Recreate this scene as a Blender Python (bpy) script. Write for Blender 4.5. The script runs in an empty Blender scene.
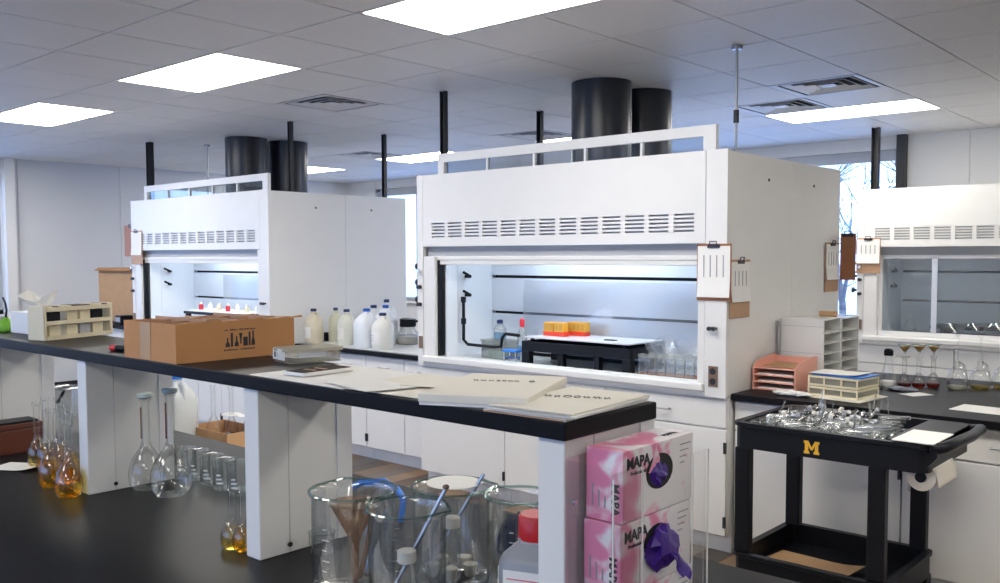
import bpy, bmesh, math, random
from mathutils import Vector, Matrix, noise
random.seed(7)
PI = math.pi
sc = bpy.context.scene
col = sc.collection

# ------------------------------------------------------------------ camera
CH = 1.6
FPX, YAW, PITCH, ROLL, CY = 907.674, 0.7250, -0.056, -0.0032, 307.117   # solved from the ceiling grid
c_, s_ = math.cos(YAW), math.sin(YAW)
_f, _r, _u = Vector((-s_, c_, 0)), Vector((c_, s_, 0)), Vector((0, 0, 1))
FW = _f*math.cos(PITCH) + _u*math.sin(PITCH)
_U = _u*math.cos(PITCH) - _f*math.sin(PITCH)
RT = _r*math.cos(ROLL) + _U*math.sin(ROLL)
UP = _U*math.cos(ROLL) - _r*math.sin(ROLL)
CAM = Vector((0, 0, CH))
cam = bpy.data.objects.new('camera', bpy.data.cameras.new('camera'))
col.objects.link(cam)
cam.matrix_world = Matrix(((RT.x, UP.x, -FW.x, 0), (RT.y, UP.y, -FW.y, 0), (RT.z, UP.z, -FW.z, CH), (0, 0, 0, 1)))
cam.data.sensor_width = 36
cam.data.lens = 36*FPX/1000
cam.data.shift_y = (CY - 291.5)/1000
cam.data.clip_start = .05
sc.camera = cam

def at(x, y, ax, val):
    d = FW + RT*((x-500)/FPX) + UP*((CY-y)/FPX)
    k = 'xyz'.index(ax)
    return CAM + d*((val-CAM[k])/d[k])
def S(x, y): return at(x, y, 'z', SHZ)
def B(x, y): return at(x, y, 'z', BZ)
SHZ, BZ, MZ = 1.335, .91, .87        # reagent shelf, bench top, wall counter heights

# ------------------------------------------------------------------ world, exposure
w = bpy.data.worlds.new('sky'); sc.world = w; w.use_nodes = True
bgn = w.node_tree.nodes['Background']
bgn.inputs[0].default_value = (.34, .53, 1.0, 1); bgn.inputs[1].default_value = 3.0
sc.view_settings.view_transform = 'Standard'; sc.view_settings.look = 'None'
sc.view_settings.gamma = 1; sc.view_settings.use_curve_mapping = False
sc.view_settings.exposure = 0.86
LIGHT_E = 9.0
sc.cycles.transparent_max_bounces = 40
sc.cycles.max_bounces = 10
sc.cycles.sample_clamp_indirect = 6
sc.cycles.caustics_reflective = False; sc.cycles.caustics_refractive = False

# ------------------------------------------------------------------ materials
MATS = {}
def mat(name, rgb, rough=.5, metal=0, var=.06, scale=6, bump=0, emit=0, spec=.5, rnd=0):
    if name in MATS: return MATS[name]
    m = bpy.data.materials.new(name); m.use_nodes = True; MATS[name] = m
    nt = m.node_tree; N = nt.nodes; L = nt.links; b = N['Principled BSDF']
    tc = N.new('ShaderNodeTexCoord'); no = N.new('ShaderNodeTexNoise'); no.inputs['Scale'].default_value = scale
    no.inputs['Detail'].default_value = 4
    L.new(tc.outputs['Object'], no.inputs['Vector'])
    mx = N.new('ShaderNodeMix'); mx.data_type = 'RGBA'
    lo = [max(0, c*(1-var)) for c in rgb]; hi = [min(1, c*(1+var)) for c in rgb]
    mx.inputs[6].default_value = (*lo, 1); mx.inputs[7].default_value = (*hi, 1)
    L.new(no.outputs['Fac'], mx.inputs[0])
    out = mx.outputs[2]
    if rnd:
        oi = N.new('ShaderNodeObjectInfo'); hs = N.new('ShaderNodeHueSaturation')
        mr = N.new('ShaderNodeMapRange'); mr.inputs[3].default_value = 1-rnd; mr.inputs[4].default_value = 1+rnd
        L.new(oi.outputs['Random'], mr.inputs[0]); L.new(mr.outputs[0], hs.inputs['Value']); L.new(out, hs.inputs['Color'])
        if rnd > .3:
            m3 = N.new('ShaderNodeMath'); m3.operation = 'MULTIPLY'; m3.inputs[1].default_value = 7.3; fr_ = N.new('ShaderNodeMath'); fr_.operation = 'FRACT'; mr2 = N.new('ShaderNodeMapRange'); mr2.inputs[3].default_value = .2; mr2.inputs[4].default_value = 1.7
            L.new(oi.outputs['Random'], m3.inputs[0]); L.new(m3.outputs[0], fr_.inputs[0]); L.new(fr_.outputs[0], mr2.inputs[0]); L.new(mr2.outputs[0], hs.inputs['Saturation'])
        out = hs.outputs[0]
    L.new(out, b.inputs['Base Color'])
    b.inputs['Roughness'].default_value = rough; b.inputs['Metallic'].default_value = metal
    b.inputs['Specular IOR Level'].default_value = spec
    if bump:
        bp = N.new('ShaderNodeBump'); bp.inputs['Strength'].default_value = bump; bp.inputs['Distance'].default_value = .01
        L.new(no.outputs['Fac'], bp.inputs['Height']); L.new(bp.outputs[0], b.inputs['Normal'])
    if emit:
        b.inputs['Emission Color'].default_value = (*rgb, 1); b.inputs['Emission Strength'].default_value = emit
    return m
def glassmat(name, tint=(.985, .995, .99), edge=(.50, .58, .57), refl=.10, rough=.02, body=0, bodycol=(1, 1, 1), fk=.35, pw_=3.2):
    """thin clear wall: transparent, darker where one looks along the wall, with a sharp reflection"""
    if name in MATS: return MATS[name]
    m = bpy.data.materials.new(name); m.use_nodes = True; MATS[name] = m
    nt = m.node_tree; N = nt.nodes; L = nt.links; N.remove(N['Principled BSDF']); out = N['Material Output']
    lw = N.new('ShaderNodeLayerWeight'); lw.inputs[0].default_value = .35
    pw = N.new('ShaderNodeMath'); pw.operation = 'POWER'; pw.inputs[1].default_value = pw_
    L.new(lw.outputs['Facing'], pw.inputs[0])
    mx = N.new('ShaderNodeMix'); mx.data_type = 'RGBA'
    mx.inputs[6].default_value = (*tint, 1); mx.inputs[7].default_value = (*edge, 1); L.new(pw.outputs[0], mx.inputs[0])
    tr = N.new('ShaderNodeBsdfTransparent'); L.new(mx.outputs[2], tr.inputs[0])
    gl = N.new('ShaderNodeBsdfGlossy'); gl.inputs['Roughness'].default_value = rough
    ml = N.new('ShaderNodeMath'); ml.operation = 'MULTIPLY_ADD'; ml.inputs[1].default_value = fk; ml.inputs[2].default_value = refl*.5
    L.new(lw.outputs['Fresnel'], ml.inputs[0])
    ms = N.new('ShaderNodeMixShader'); L.new(ml.outputs[0], ms.inputs[0]); L.new(tr.outputs[0], ms.inputs[1]); L.new(gl.outputs[0], ms.inputs[2])
    o = ms.outputs[0]
    if body:
        df = N.new('ShaderNodeBsdfTranslucent'); df.inputs[0].default_value = (*bodycol, 1)
        d2 = N.new('ShaderNodeBsdfDiffuse'); d2.inputs[0].default_value = (*bodycol, 1)
        a = N.new('ShaderNodeMixShader'); a.inputs[0].default_value = .5; L.new(df.outputs[0], a.inputs[1]); L.new(d2.outputs[0], a.inputs[2])
        m2 = N.new('ShaderNodeMixShader'); m2.inputs[0].default_value = body; L.new(o, m2.inputs[1]); L.new(a.outputs[0], m2.inputs[2]); o = m2.outputs[0]
    L.new(o, out.inputs[0])
    return m
WHITE = mat('white_paint', (.80, .79, .77), .35, var=.03)
WHITE2 = mat('white_laminate', (.78, .78, .79), .4, var=.03)
LINER = mat('hood_liner', (.80, .82, .86), .45, var=.03)
WALL = mat('wall_vinyl', (.74, .74, .74), .6, var=.03, scale=2, rnd=.02)
CEIL = mat('ceiling_tile', (.81, .80, .79), .55, var=.05, scale=40, bump=.12, rnd=.02)
GRID = mat('ceiling_grid', (.22, .22, .22), .6)
BLACK = mat('black_epoxy', (.008, .008, .010), .4, var=.3, scale=25, spec=.12)
EPOXY = mat('bench_epoxy', (.010, .010, .012), .42, var=.35, scale=9, spec=.14)
BPLAST = mat('black_plastic', (.008, .009, .013), .4, var=.2, spec=.2)
BMET = mat('black_metal', (.02, .02, .024), .4, var=.2)
DUCT = mat('duct_black', (.016, .019, .026), .28, var=.25, scale=3)
CHROME = mat('chrome', (.75, .75, .76), .2, 1)
STEEL = mat('steel', (.5, .5, .5), .35, 1)
DARK = mat('dark_gap', (.02, .02, .02), .8)
GREYIN = mat('grey_parts_and_shade', (.42, .43, .46), .5)  # plain grey for small parts, painted shade on the hood's head strip
KRAFT = mat('kraft_board', (.56, .27, .105), .8, var=.16, scale=9, bump=.1)
KRAFT2 = mat('kraft_paper', (.55, .33, .17), .8, var=.12, scale=12, bump=.2)
TAPE = mat('packing_tape', (.52, .33, .17), .25, var=.08)
MASON = mat('hardboard', (.33, .13, .05), .55, var=.15, scale=14)
MASON2 = mat('hardboard_light', (.50, .30, .18), .6, var=.12, scale=14)
PAPER = mat('paper', (.86, .85, .82), .8, var=.02)
MANILA = mat('manila_card', (.80, .76, .66), .7, var=.03)
INK = mat('ink', (.03, .03, .035), .7)
GREYINK = mat('grey_ink', (.35, .35, .38), .7)
PWHITE = mat('white_plastic', (.82, .81, .78), .4, var=.03)
CREAM = mat('cream_plastic', (.78, .70, .50), .45, var=.08, scale=15)
PEACH = mat('peach_plastic', (.90, .45, .34), .45, var=.06)
YEL = mat('yellow_print', (.90, .50, .03), .5)
BLUE = mat('blue_plastic', (.02, .10, .42), .35)
BLUE2 = mat('bright_blue_plastic', (.03, .22, .75), .35)
NAVY = mat('navy_cap', (.012, .03, .12), .4)
RED = mat('red_cap', (.55, .015, .02), .35)
ORANGE = mat('orange_plastic', (.85, .22, .02), .4)
AMBERP = mat('amber_rack', (.75, .38, .04), .4)
GREEN = mat('green_plastic', (.25, .60, .05), .45)
BROWNPL = mat('brown_plate', (.20, .13, .09), .5)
BROWNCASE = mat('brown_case', (.13, .035, .02), .35, var=.2)
PURPLE = mat('purple_nitrile', (.055, .013, .24), .38, var=.25, scale=20)
GREYGLOVE = mat('grey_nitrile', (.20, .22, .27), .6, var=.2, scale=20)
TOWEL = mat('paper_towel', (.82, .77, .68), .9, var=.05, scale=60, bump=.2)
CHALK = mat('white_rubber', (.80, .77, .70), .6)
PLASTJUG = mat('natural_polyethylene', (.74, .77, .78), .45, var=.04)
LABELW = mat('label_white', (.80, .77, .70), .6)
BARK = mat('bark', (.10, .09, .09), .9)
SNOW = mat('snow', (.85, .88, .95), .9)
LAMP = mat('lamp_diffuser', (1.0, .96, .88), .5, var=0, emit=LIGHT_E)
HOODLAMP = mat('hood_lamp', (.74, .88, 1.0), .5, var=0, emit=9)
GLASS = glassmat('glass', edge=(.22, .30, .29), pw_=4.5)
RIM = glassmat('rim_glass', (.72, .86, .83), (.12, .26, .24), .25)
GLASSB = glassmat('beaker_glass', (.994, .999, .997), (.10, .24, .22), .10, pw_=5.0)
PANE = glassmat('window_glass', (.93, .96, .97), (.6, .7, .7), .12, 0)
SASH = glassmat('sash_glass', (.94, .97, .98), (.7, .8, .8), .12, .01)
ACRY = glassmat('acrylic', (.99, .99, .99), (.94, .95, .95), .05, .01, fk=.2)
FILM = glassmat('plastic_film', (.90, .91, .93), (.75, .75, .77), .14, .25, body=.2, bodycol=(.75, .76, .80))
CLEARPL = glassmat('clear_plastic', (.93, .94, .93), (.6, .62, .6), .15, .08, body=.18, bodycol=(.8, .82, .8))
FROST = glassmat('frosted_plastic', (.85, .84, .78), (.6, .6, .5), .1, .2, body=.45, bodycol=(.85, .82, .70))
AMBER = glassmat('amber_liquid', (.99, .79, .28), (.66, .33, .04), .08)
YLIQ = glassmat('yellow_liquid', (.95, .83, .40), (.65, .45, .08), .08)
REDLIQ = glassmat('red_brown_liquid', (.55, .13, .05), (.3, .05, .02), .08)
GREYLIQ = glassmat('grey_bottle', (.55, .56, .58), (.3, .3, .32), .1, .15, body=.5, bodycol=(.42, .43, .45))
BROWNGL = glassmat('brown_glass', (.75, .58, .45), (.4, .25, .16), .1, .1, body=.3, bodycol=(.60, .42, .30))

def floor_mat():
    m = mat('vinyl_plank', (.20, .145, .105), .45, var=.5, scale=5, rnd=.6)
    for n in m.node_tree.nodes:
        if n.type == 'TEX_NOISE':
            mp = m.node_tree.nodes.new('ShaderNodeMapping'); mp.inputs['Scale'].default_value = (9, 1, 1)
            tc = [q for q in m.node_tree.nodes if q.type == 'TEX_COORD'][0]
            m.node_tree.links.new(tc.outputs['Object'], mp.inputs[0]); m.node_tree.links.new(mp.outputs[0], n.inputs['Vector'])
    return m
PLANK = floor_mat()
def pink_mat():
    m = bpy.data.materials.new('glove_box_print'); m.use_nodes = True; N = m.node_tree.nodes; L = m.node_tree.links
    tc = N.new('ShaderNodeTexCoord'); mp = N.new('ShaderNodeMapping'); mp.inputs['Rotation'].default_value = (.5, .3, .4)
    n = N.new('ShaderNodeTexNoise'); n.inputs['Scale'].default_value = 11; n.inputs['Detail'].default_value = 1.5; n.inputs['Distortion'].default_value = 2.2
    r = N.new('ShaderNodeValToRGB'); e = r.color_ramp.elements
    e[0].position = .40; e[0].color = (.84, .26, .43, 1); e[1].position = .56; e[1].color = (.92, .87, .88, 1)
    k = r.color_ramp.elements.new(.48); k.color = (.90, .52, .64, 1)
    sx = N.new('ShaderNodeSeparateXYZ'); mr = N.new('ShaderNodeMapRange')       # the print fades to white along the box
    mr.inputs[1].default_value = 0.0; mr.inputs[2].default_value = .14; mr.inputs[3].default_value = -.06; mr.inputs[4].default_value = .13
    L.new(tc.outputs['Object'], mp.inputs[0]); L.new(mp.outputs[0], n.inputs['Vector'])
    L.new(tc.outputs['Object'], sx.inputs[0]); L.new(sx.outputs['Y'], mr.inputs[0])
    ad = N.new('ShaderNodeMath'); L.new(n.outputs['Fac'], ad.inputs[0]); L.new(mr.outputs[0], ad.inputs[1]); L.new(ad.outputs[0], r.inputs[0])
    b = N['Principled BSDF']; L.new(r.outputs[0], b.inputs['Base Color']); b.inputs['Roughness'].default_value = .35
    return m
PINK = pink_mat()

# ------------------------------------------------------------------ mesh builder
class MB:
    def __init__(s): s.v = []; s.f = []
    def add(s, vs, fs):
        o = len(s.v); s.v += [tuple(q) for q in vs]; s.f += [tuple(i+o for i in f) for f in fs]; return s
    def box(s, x0, x1, y0, y1, z0, z1):
        if x0 > x1: x0, x1 = x1, x0
        if y0 > y1: y0, y1 = y1, y0
        if z0 > z1: z0, z1 = z1, z0
        return s.add([(x, y, z) for z in (z0, z1) for y in (y0, y1) for x in (x0, x1)],
                     [(0, 2, 3, 1), (4, 5, 7, 6), (0, 1, 5, 4), (1, 3, 7, 5), (3, 2, 6, 7), (2, 0, 4, 6)])
    def lathe(s, prof, n=24, c=(0, 0, 0), cap0=False, cap1=False):
        vs = []; fs = []
        for r, z in prof:
            for k in range(n):
                a = 2*PI*k/n; vs.append((c[0]+r*math.cos(a), c[1]+r*math.sin(a), c[2]+z))
        for i in range(len(prof)-1):
            for k in range(n):
                k2 = (k+1) % n; fs.append((i*n+k, i*n+k2, (i+1)*n+k2, (i+1)*n+k))
        if cap0: fs.append(tuple(range(n-1, -1, -1)))
        if cap1: fs.append(tuple((len(prof)-1)*n+k for k in range(n)))
        return s.add(vs, fs)
    def cyl(s, p0, p1, r, n=12, r1=None):
        return s.tube([p0, p1], r, n, r1)
    def tube(s, pts, r, n=8, r1=None, cap=True):
        pts = [Vector(p) for p in pts]; vs = []; fs = []; m = len(pts)
        t = (pts[1]-pts[0]).normalized()
        ref = Vector((0, 0, 1)) if abs(t.z) < .9 else Vector((1, 0, 0))
        a = t.cross(ref).normalized()
        for i, p in enumerate(pts):
            t = (pts[min(i+1, m-1)]-pts[max(i-1, 0)]).normalized()
            a = (a - t*a.dot(t)).normalized(); b = t.cross(a)
            rr = r if r1 is None else r+(r1-r)*i/(m-1)
            for k in range(n):
                q = 2*PI*k/n; vs.append(p + a*(rr*math.cos(q)) + b*(rr*math.sin(q)))
        for i in range(m-1):
            for k in range(n):
                k2 = (k+1) % n; fs.append((i*n+k, i*n+k2, (i+1)*n+k2, (i+1)*n+k))
        if cap: fs += [tuple(range(n-1, -1, -1)), tuple((m-1)*n+k for k in range(n))]
        return s.add(vs, fs)
    def prism(s, poly, d0, d1, ax='y'):
        """polygon given in the two other axes (order x,y,z without ax), extruded along ax"""
        n = len(poly); P = []
        for d in (d0, d1):
            for a, b in poly:
                P.append({'x': (d, a, b), 'y': (a, d, b), 'z': (a, b, d)}[ax])
        return s.add(P, [tuple(range(n)), tuple(range(2*n-1, n-1, -1))] + [(i, n+i, n+(i+1) % n, (i+1) % n) for i in range(n)])
    def grid(s, fn, nu, nv):
        vs = [fn(i/nu, j/nv) for j in range(nv+1) for i in range(nu+1)]
        return s.add(vs, [(j*(nu+1)+i, j*(nu+1)+i+1, (j+1)*(nu+1)+i+1, (j+1)*(nu+1)+i) for j in range(nv) for i in range(nu)])
    def mesh(s, name, m, smooth=False, sub=(0, 0, 0)):
        me = bpy.data.meshes.new(name)
        me.from_pydata([(v[0]-sub[0], v[1]-sub[1], v[2]-sub[2]) for v in s.v], [], s.f)
        bm = bmesh.new(); bm.from_mesh(me); bmesh.ops.recalc_face_normals(bm, faces=bm.faces); bm.to_mesh(me); bm.free()
        me.materials.append(m)
        if smooth:
            me.shade_smooth(); me.set_sharp_from_angle(angle=math.radians(40))
        return me
    def build(s, name, m, parent=None, smooth=False, bev=0, world=True, loc=None, solid=0, label=None):
        sub = (0, 0, 0)
        if parent is not None and world: sub = origin(parent)
        if loc is not None: sub = loc
        o = bpy.data.objects.new(name, s.mesh(name, m, smooth, sub)); col.objects.link(o)
        if parent is not None: o.parent = parent
        if loc is not None and parent is None: o.location = loc
        if bev:
            md = o.modifiers.new('bevel', 'BEVEL'); md.width = bev; md.segments = 2; md.limit_method = 'ANGLE'; md.angle_limit = .7
        if solid:
            md = o.modifiers.new('thickness', 'SOLIDIFY'); md.thickness = solid
        if label: o['label'] = label
        return o
def origin(o):
    v = Vector((0, 0, 0))
    while o is not None: v = v + o.location; o = o.parent
    return v
def box(*a): return MB().box(*a)
def thing(name, label, cat, loc=(0, 0, 0), rotz=0, group=None):
    o = bpy.data.objects.new(name, None); col.objects.link(o); o.location = loc; o.rotation_euler = (0, 0, rotz)
    o.empty_display_size = .05
    return tag(o, label, cat, group)
def tag(o, label, cat, group=None):
    o['label'] = label; o['category'] = cat
    if group: o['group'] = group
    return o
def struct(o):
    o['kind'] = 'structure'; return o
def dup(root, loc=None, rotz=None, label=None, group=None):
    def cp(o, par):
        q = o.copy(); col.objects.link(q); q.parent = par
        for ch in [k for k in o.children]: cp(ch, q)
        return q
    r = cp(root, None)
    if loc is not None: r.location = loc
    if rotz is not None: r.rotation_euler = (0, 0, rotz)
    if label: r['label'] = label
    if group: r['group'] = group
    return r
def text(s, size, m, parent, mw, name='lettering', ext=.0004, bold=0):
    cu = bpy.data.curves.new('t', 'FONT'); cu.body = s; cu.size = size; cu.extrude = ext; cu.align_x = 'CENTER'; cu.align_y = 'CENTER'; cu.offset = bold
    cu.resolution_u = 2
    t = bpy.data.objects.new('t', cu); col.objects.link(t)
    me = bpy.data.meshes.new_from_object(t); bpy.data.objects.remove(t)
    me.materials.clear(); me.materials.append(m)
    o = bpy.data.objects.new(name, me); col.objects.link(o); o.parent = parent; o.matrix_local = mw; return o
def frame(p, xdir, ydir):
    x = Vector(xdir).normalized(); y = Vector(ydir).normalized(); z = x.cross(y)
    return Matrix(((x.x, y.x, z.x, p[0]), (x.y, y.y, z.y, p[1]), (x.z, y.z, z.z, p[2]), (0, 0, 0, 1)))
def rrect(x0, x1, y0, y1, r, n=4):
    out = []
    for cx, cy, a0 in ((x1-r, y1-r, 0), (x0+r, y1-r, PI/2), (x0+r, y0+r, PI), (x1-r, y0+r, 1.5*PI)):
        out += [(cx+r*math.cos(a0+PI/2*k/n), cy+r*math.sin(a0+PI/2*k/n)) for k in range(n+1)]
    return out
def crumple(sx, sy, sz, seed, amp=.35, n=18, freq=2.4):
    def fn(u, v):
        th = 2*PI*u; ph = PI*v
        d = Vector((math.cos(th)*math.sin(ph), math.sin(th)*math.sin(ph), math.cos(ph)))
        q = d*freq + Vector((seed*3.1, seed*1.7, seed*.9))
        k = 1 + amp*(1-2*abs(noise.noise(q))) - amp*.6 + amp*.5*noise.noise(q*2.3)
        return (d.x*sx*k, d.y*sy*k, d.z*sz*k)
    return MB().grid(fn, n, n//2+2)

# ================================================================== SETTING
XL, XR, YB, YF, ZC = -11.24, 4.2, 9.12, -4.2, 2.743
T = .6096; GX, GY = -3.378, 1.581          # ceiling grid origin: node (i, j) sits at x = GX - T*j, y = GY + T*i
fl = struct(box(XL, XR, YF, YB, -.15, -.006).build('floor', PLANK))
PW, PL = .15, .92
cells = []
for r in range(int((XR-XL)/PW)+1):
    off = (r*.37) % 1
    y = YF - off*PL
    while y < YB:
        y0, y1 = max(y, YF), min(y+PL, YB); y += PL
        x0, x1 = XL+r*PW, min(XL+(r+1)*PW, XR)
        if y1-y0 > .05 and x1-x0 > .02: cells.append((x0, x1, y0, y1))
def seen_dist(c):
    cx, cy = (c[0]+c[1])/2, (c[2]+c[3])/2
    return abs(cy-3.0)*1.5 + abs(cx+3.0)
cells.sort(key=seen_dist)
rest = MB()
for k, (x0, x1, y0, y1) in enumerate(cells):
    b = (x0+.0012, x1-.0012, y0+.0012, y1-.0012, -.006, 0)
    if k < 290:
        box(*b).build('plank', PLANK, fl, loc=(x0, y0, 0)).location = (x0, y0, 0)
    else: rest.box(*b)
r_ = rest.build('planks_beyond_view', PLANK, fl); r_['kind'] = 'stuff'

# ceiling
ce = struct(box(XL, XR, YF, YB, ZC+.03, ZC+.15).build('ceiling', GRID))
LIGHTS = []
for i0 in (-5, 2, 9):
    for j0 in (-10, -6, -2, 2, 6, 10): LIGHTS.append((i0, j0))  # includes unseen troffers behind and beside the view, added to light the lab
VENTS = [(4, 3), (7, -2), (8, -1), (8, 7), (8, 3), (4, -5)]
occupied = {(i, j+d) for i, j in LIGHTS for d in (0, 1)} | set(VENTS)
tiles = []
for i in range(-10, 13):
    for j in range(-13, 13):
        if (i, j) in occupied: continue
        x1 = min(GX - T*j, XR); x0 = max(GX - T*(j+1), XL); y0 = max(GY+T*i, YF); y1 = min(GY+T*(i+1), YB)
        if x1-x0 < .04 or y1-y0 < .04: continue
        v = Vector(((x0+x1)/2, (y0+y1)/2, ZC)) - CAM
        d = v.dot(FW); a = v.dot(RT)/max(d, .01)*FPX
        vis = d > .5 and abs(a) < 620 and CY - v.dot(UP)/d*FPX > -70
        tiles.append((0 if vis else 1, d if vis else v.length, x0, x1, y0, y1))
tiles.sort()
rest = MB(); full = {}
g = .0045
for k, (q, d, x0, x1, y0, y1) in enumerate(tiles):
    if k < 295:
        key = (round(x1-x0, 3), round(y1-y0, 3))
        if key not in full:
            full[key] = MB().prism(rrect(g, x1-x0-g, g, y1-y0-g, .002, 1), 0, .014, 'z').mesh('ceiling_tile', CEIL)
        o = bpy.data.objects.new('ceiling_tile', full[key]); col.objects.link(o); o.parent = ce
        o.location = (x0, y0, ZC)
    else: rest.box(x0+g, x1-g, y0+g, y1-g, ZC, ZC+.014)
r_ = rest.build('tiles_beyond_view', CEIL, ce); r_['kind'] = 'stuff'
gr = MB()
for j in range(-13, 14):
    x = GX-T*j
    if XL < x < XR: gr.box(x-.012, x+.012, YF, YB, ZC+.0142, ZC+.03)
for i in range(-10, 14):
    y = GY+T*i
    if YF < y < YB: gr.box(XL, XR, y-.012, y+.012, ZC+.0144, ZC+.03)
gr.build('ceiling_grid', GRID, ce)

# walls (panelled), windows
def wall(name, axis, pos, out, spans, z0=0, z1=ZC, opens=(), seams=()):
    """axis 'x': wall plane x=pos running in y.  spans along the wall, opens = (a0,a1,z0,z1)"""
    m = MB()
    t0, t1 = (pos, pos+out*.2)
    a0, a1 = spans
    def put(mb, a, b, lo, hi, d0, d1):
        if axis == 'x': mb.box(d0, d1, a, b, lo, hi)
        else: mb.box(a, b, d0, d1, lo, hi)
    cuts = sorted({a0, a1, *[q for o in opens for q in o[:2]]})
    o_ = None
    for a, b in zip(cuts, cuts[1:]):
        op = [o for o in opens if o[0] <= a+1e-6 and o[1] >= b-1e-6]
        if op:
            put(m, a, b, z0, op[0][2], t0, t1); put(m, a, b, op[0][3], z1+.15, t0, t1)
        else: put(m, a, b, z0, z1+.15, t0, t1)
    o_ = struct(m.build(name, WALL))
    ss = sorted({a0, a1, *seams, *[q for o in opens for q in o[:2]]})
    for a, b in zip(ss, ss[1:]):
        op = [o for o in opens if o[0] <= a+1e-6 and o[1] >= b-1e-6]
        for lo, hi in ([(.1, op[0][2]-.03), (op[0][3]+.03, z1)] if op else [(.1, z1)]):
            p = MB(); put(p, a+.003, b-.003, lo, hi, pos-out*.008, pos); p.build('wall_panel', WALL, o_)
    bb = MB(); put(bb, a0, a1, 0, .1, pos-out*.015, pos)
    struct(bb.build('baseboard_'+name[5:], BMET))
    return o_
WIN_L = [(-3.2, -1.0, .95, 2.6), (-.6, 1.6, .95, 2.6), (1.9, 4.05, .95, 2.6)]
WIN_F = [(-10.6, -8.2, .95, 2.6), (-7.8, -5.4, .95, 2.6), (-5.0, -2.6, .95, 2.6), (-2.2, .2, .95, 2.6)]  # unseen windows behind the camera, added for daylight on the hood fronts
WIN_B = [(-10.6, -8.0, .95, 2.62), (-6.2, -2.95, .95, 2.62)]
wall('wall_left', 'x', XL, -1, (YF, YB), opens=WIN_L, seams=[5.447-1.22*k for k in (1,)]+[5.447, 6.667, 7.887])
wall('wall_back', 'y', YB, 1, (XL, XR), opens=WIN_B, seams=[-2.326+1.22*k for k in range(6)])
wall('wall_right', 'x', XR, 1, (YF, YB), seams=[-2+1.22*k for k in range(8)])
wall('wall_front', 'y', YF, -1, (XL, XR), opens=WIN_F, seams=[1.4, 2.62])
ALU = mat('window_frame', (.45, .46, .48), .4, .3)
def window(n, axis, pos, out, o4, lights):
    a0, a1, z0, z1 = o4
    def put(mb, a, b, lo, hi, d0, d1):
        if axis == 'x': mb.box(pos+out*d0, pos+out*d1, a, b, lo, hi)
        else: mb.box(a, b, pos+out*d0, pos+out*d1, lo, hi)
        return mb
    mid = ((pos+out*.1), (a0+a1)/2, z0) if axis == 'x' else ((a0+a1)/2, pos+out*.1, z0)
    e = bpy.data.objects.new('window_%d' % n, None); col.objects.link(e); e.location = mid; struct(e)
    f = MB()
    for a, b, lo, hi in ((a0, a1, z0, z0+.05), (a0, a1, z1-.05, z1), (a0, a0+.05, z0, z1), (a1-.05, a1, z0, z1)): put(f, a, b, lo, hi, .05, .13)
    f.build('window_frame', ALU, e)
    w_ = (a1-a0)/lights
    for k in range(1, lights): put(MB(), a0+w_*k-.025, a0+w_*k+.025, z0+.05, z1-.05, .05, .13).build('mullion', ALU, e)
    for k in range(lights):
        put(MB(), a0+w_*k+.02, a0+w_*(k+1)-.02, z0+.04, z1-.04, .088, .094).build('pane', PANE, e)
    put(MB(), a0-.02, a1+.02, z0-.03, z0, -.06, .2).build('window_sill', WHITE2, e)
    put(MB(), a0, a1, z1-.11, z1-.051, .02, .045).build('blind_headrail', ALU, e)
    # daylight portal
    ld = bpy.data.lights.new('daylight_portal', 'AREA'); ld.shape = 'RECTANGLE'; ld.size = a1-a0; ld.size_y = z1-z0; ld.cycles.is_portal = True
    lo_ = bpy.data.objects.new('daylight_portal', ld); col.objects.link(lo_)
    if axis == 'x':
        lo_.location = (pos+out*.21, (a0+a1)/2, (z0+z1)/2); lo_.rotation_euler = (PI/2, 0, -PI/2 if out < 0 else PI/2)
    else:
        lo_.location = ((a0+a1)/2, pos+out*.21, (z0+z1)/2); lo_.rotation_euler = (-PI/2 if out > 0 else PI/2, 0, 0)
n = 0
for o4 in WIN_L: n += 1; window(n, 'x', XL, -1, o4, 2)
for o4 in WIN_B: n += 1; window(n, 'y', YB, 1, o4, 3)
for o4 in WIN_F: n += 1; window(n, 'y', YF, -1, o4, 2)
struct(box(-60, 50, -50, 70, -.9, -.6).build('ground_snow', SNOW))
# white column beside the left windows and dark mullion post at the back window
struct(box(XL, XL+.09, 4.06, 4.17, 0, ZC).build('trim_1', WHITE))
struct(box(-2.95, -2.87, YB-.09, YB-.01, 0, ZC).build('trim_2', BMET))
# bare trees outside the back window
def tree(x, y, h, seed, label):
    rnd = random.Random(seed); m = MB()
    def br(p, d, L, r, depth):
        pts = [p]; q = p.copy(); dd = d.copy()
        for k in range(4):
            dd = (dd + Vector((rnd.uniform(-.18, .18), rnd.uniform(-.18, .18), rnd.uniform(-.05, .15)))).normalized()
            q = q + dd*(L/4); pts.append(q.copy())
        m.tube(pts, r, 5, r*.5)
        if depth:
            for k in range(4):
                t_ = pts[rnd.randint(1, 4)]
                nd = (dd + Vector((rnd.uniform(-.9, .9), rnd.uniform(-.9, .9), rnd.uniform(-.2, .5)))).normalized()
                br(t_.copy(), nd, L*.62, r*.5, depth-1)
    br(Vector((x, y, -.6)), Vector((0, 0, 1)), h, .09, 4)
    tag(m.build('bare_tree', BARK, loc=(x, y, -.6)), label, 'tree', 'bare trees outside the windows')
for k, (x, y, h) in enumerate(((-6.4, 17, 2.6), (-4.6, 15.5, 2.4), (-13.5, 15, 2.5))):
    tree(x, y, h, k+3, ('thick leafless tree with many twigs outside the back window', 'thin leafless tree outside the back window nearest the hood strut', 'leafless tree outside the far corner window')[k])

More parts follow.
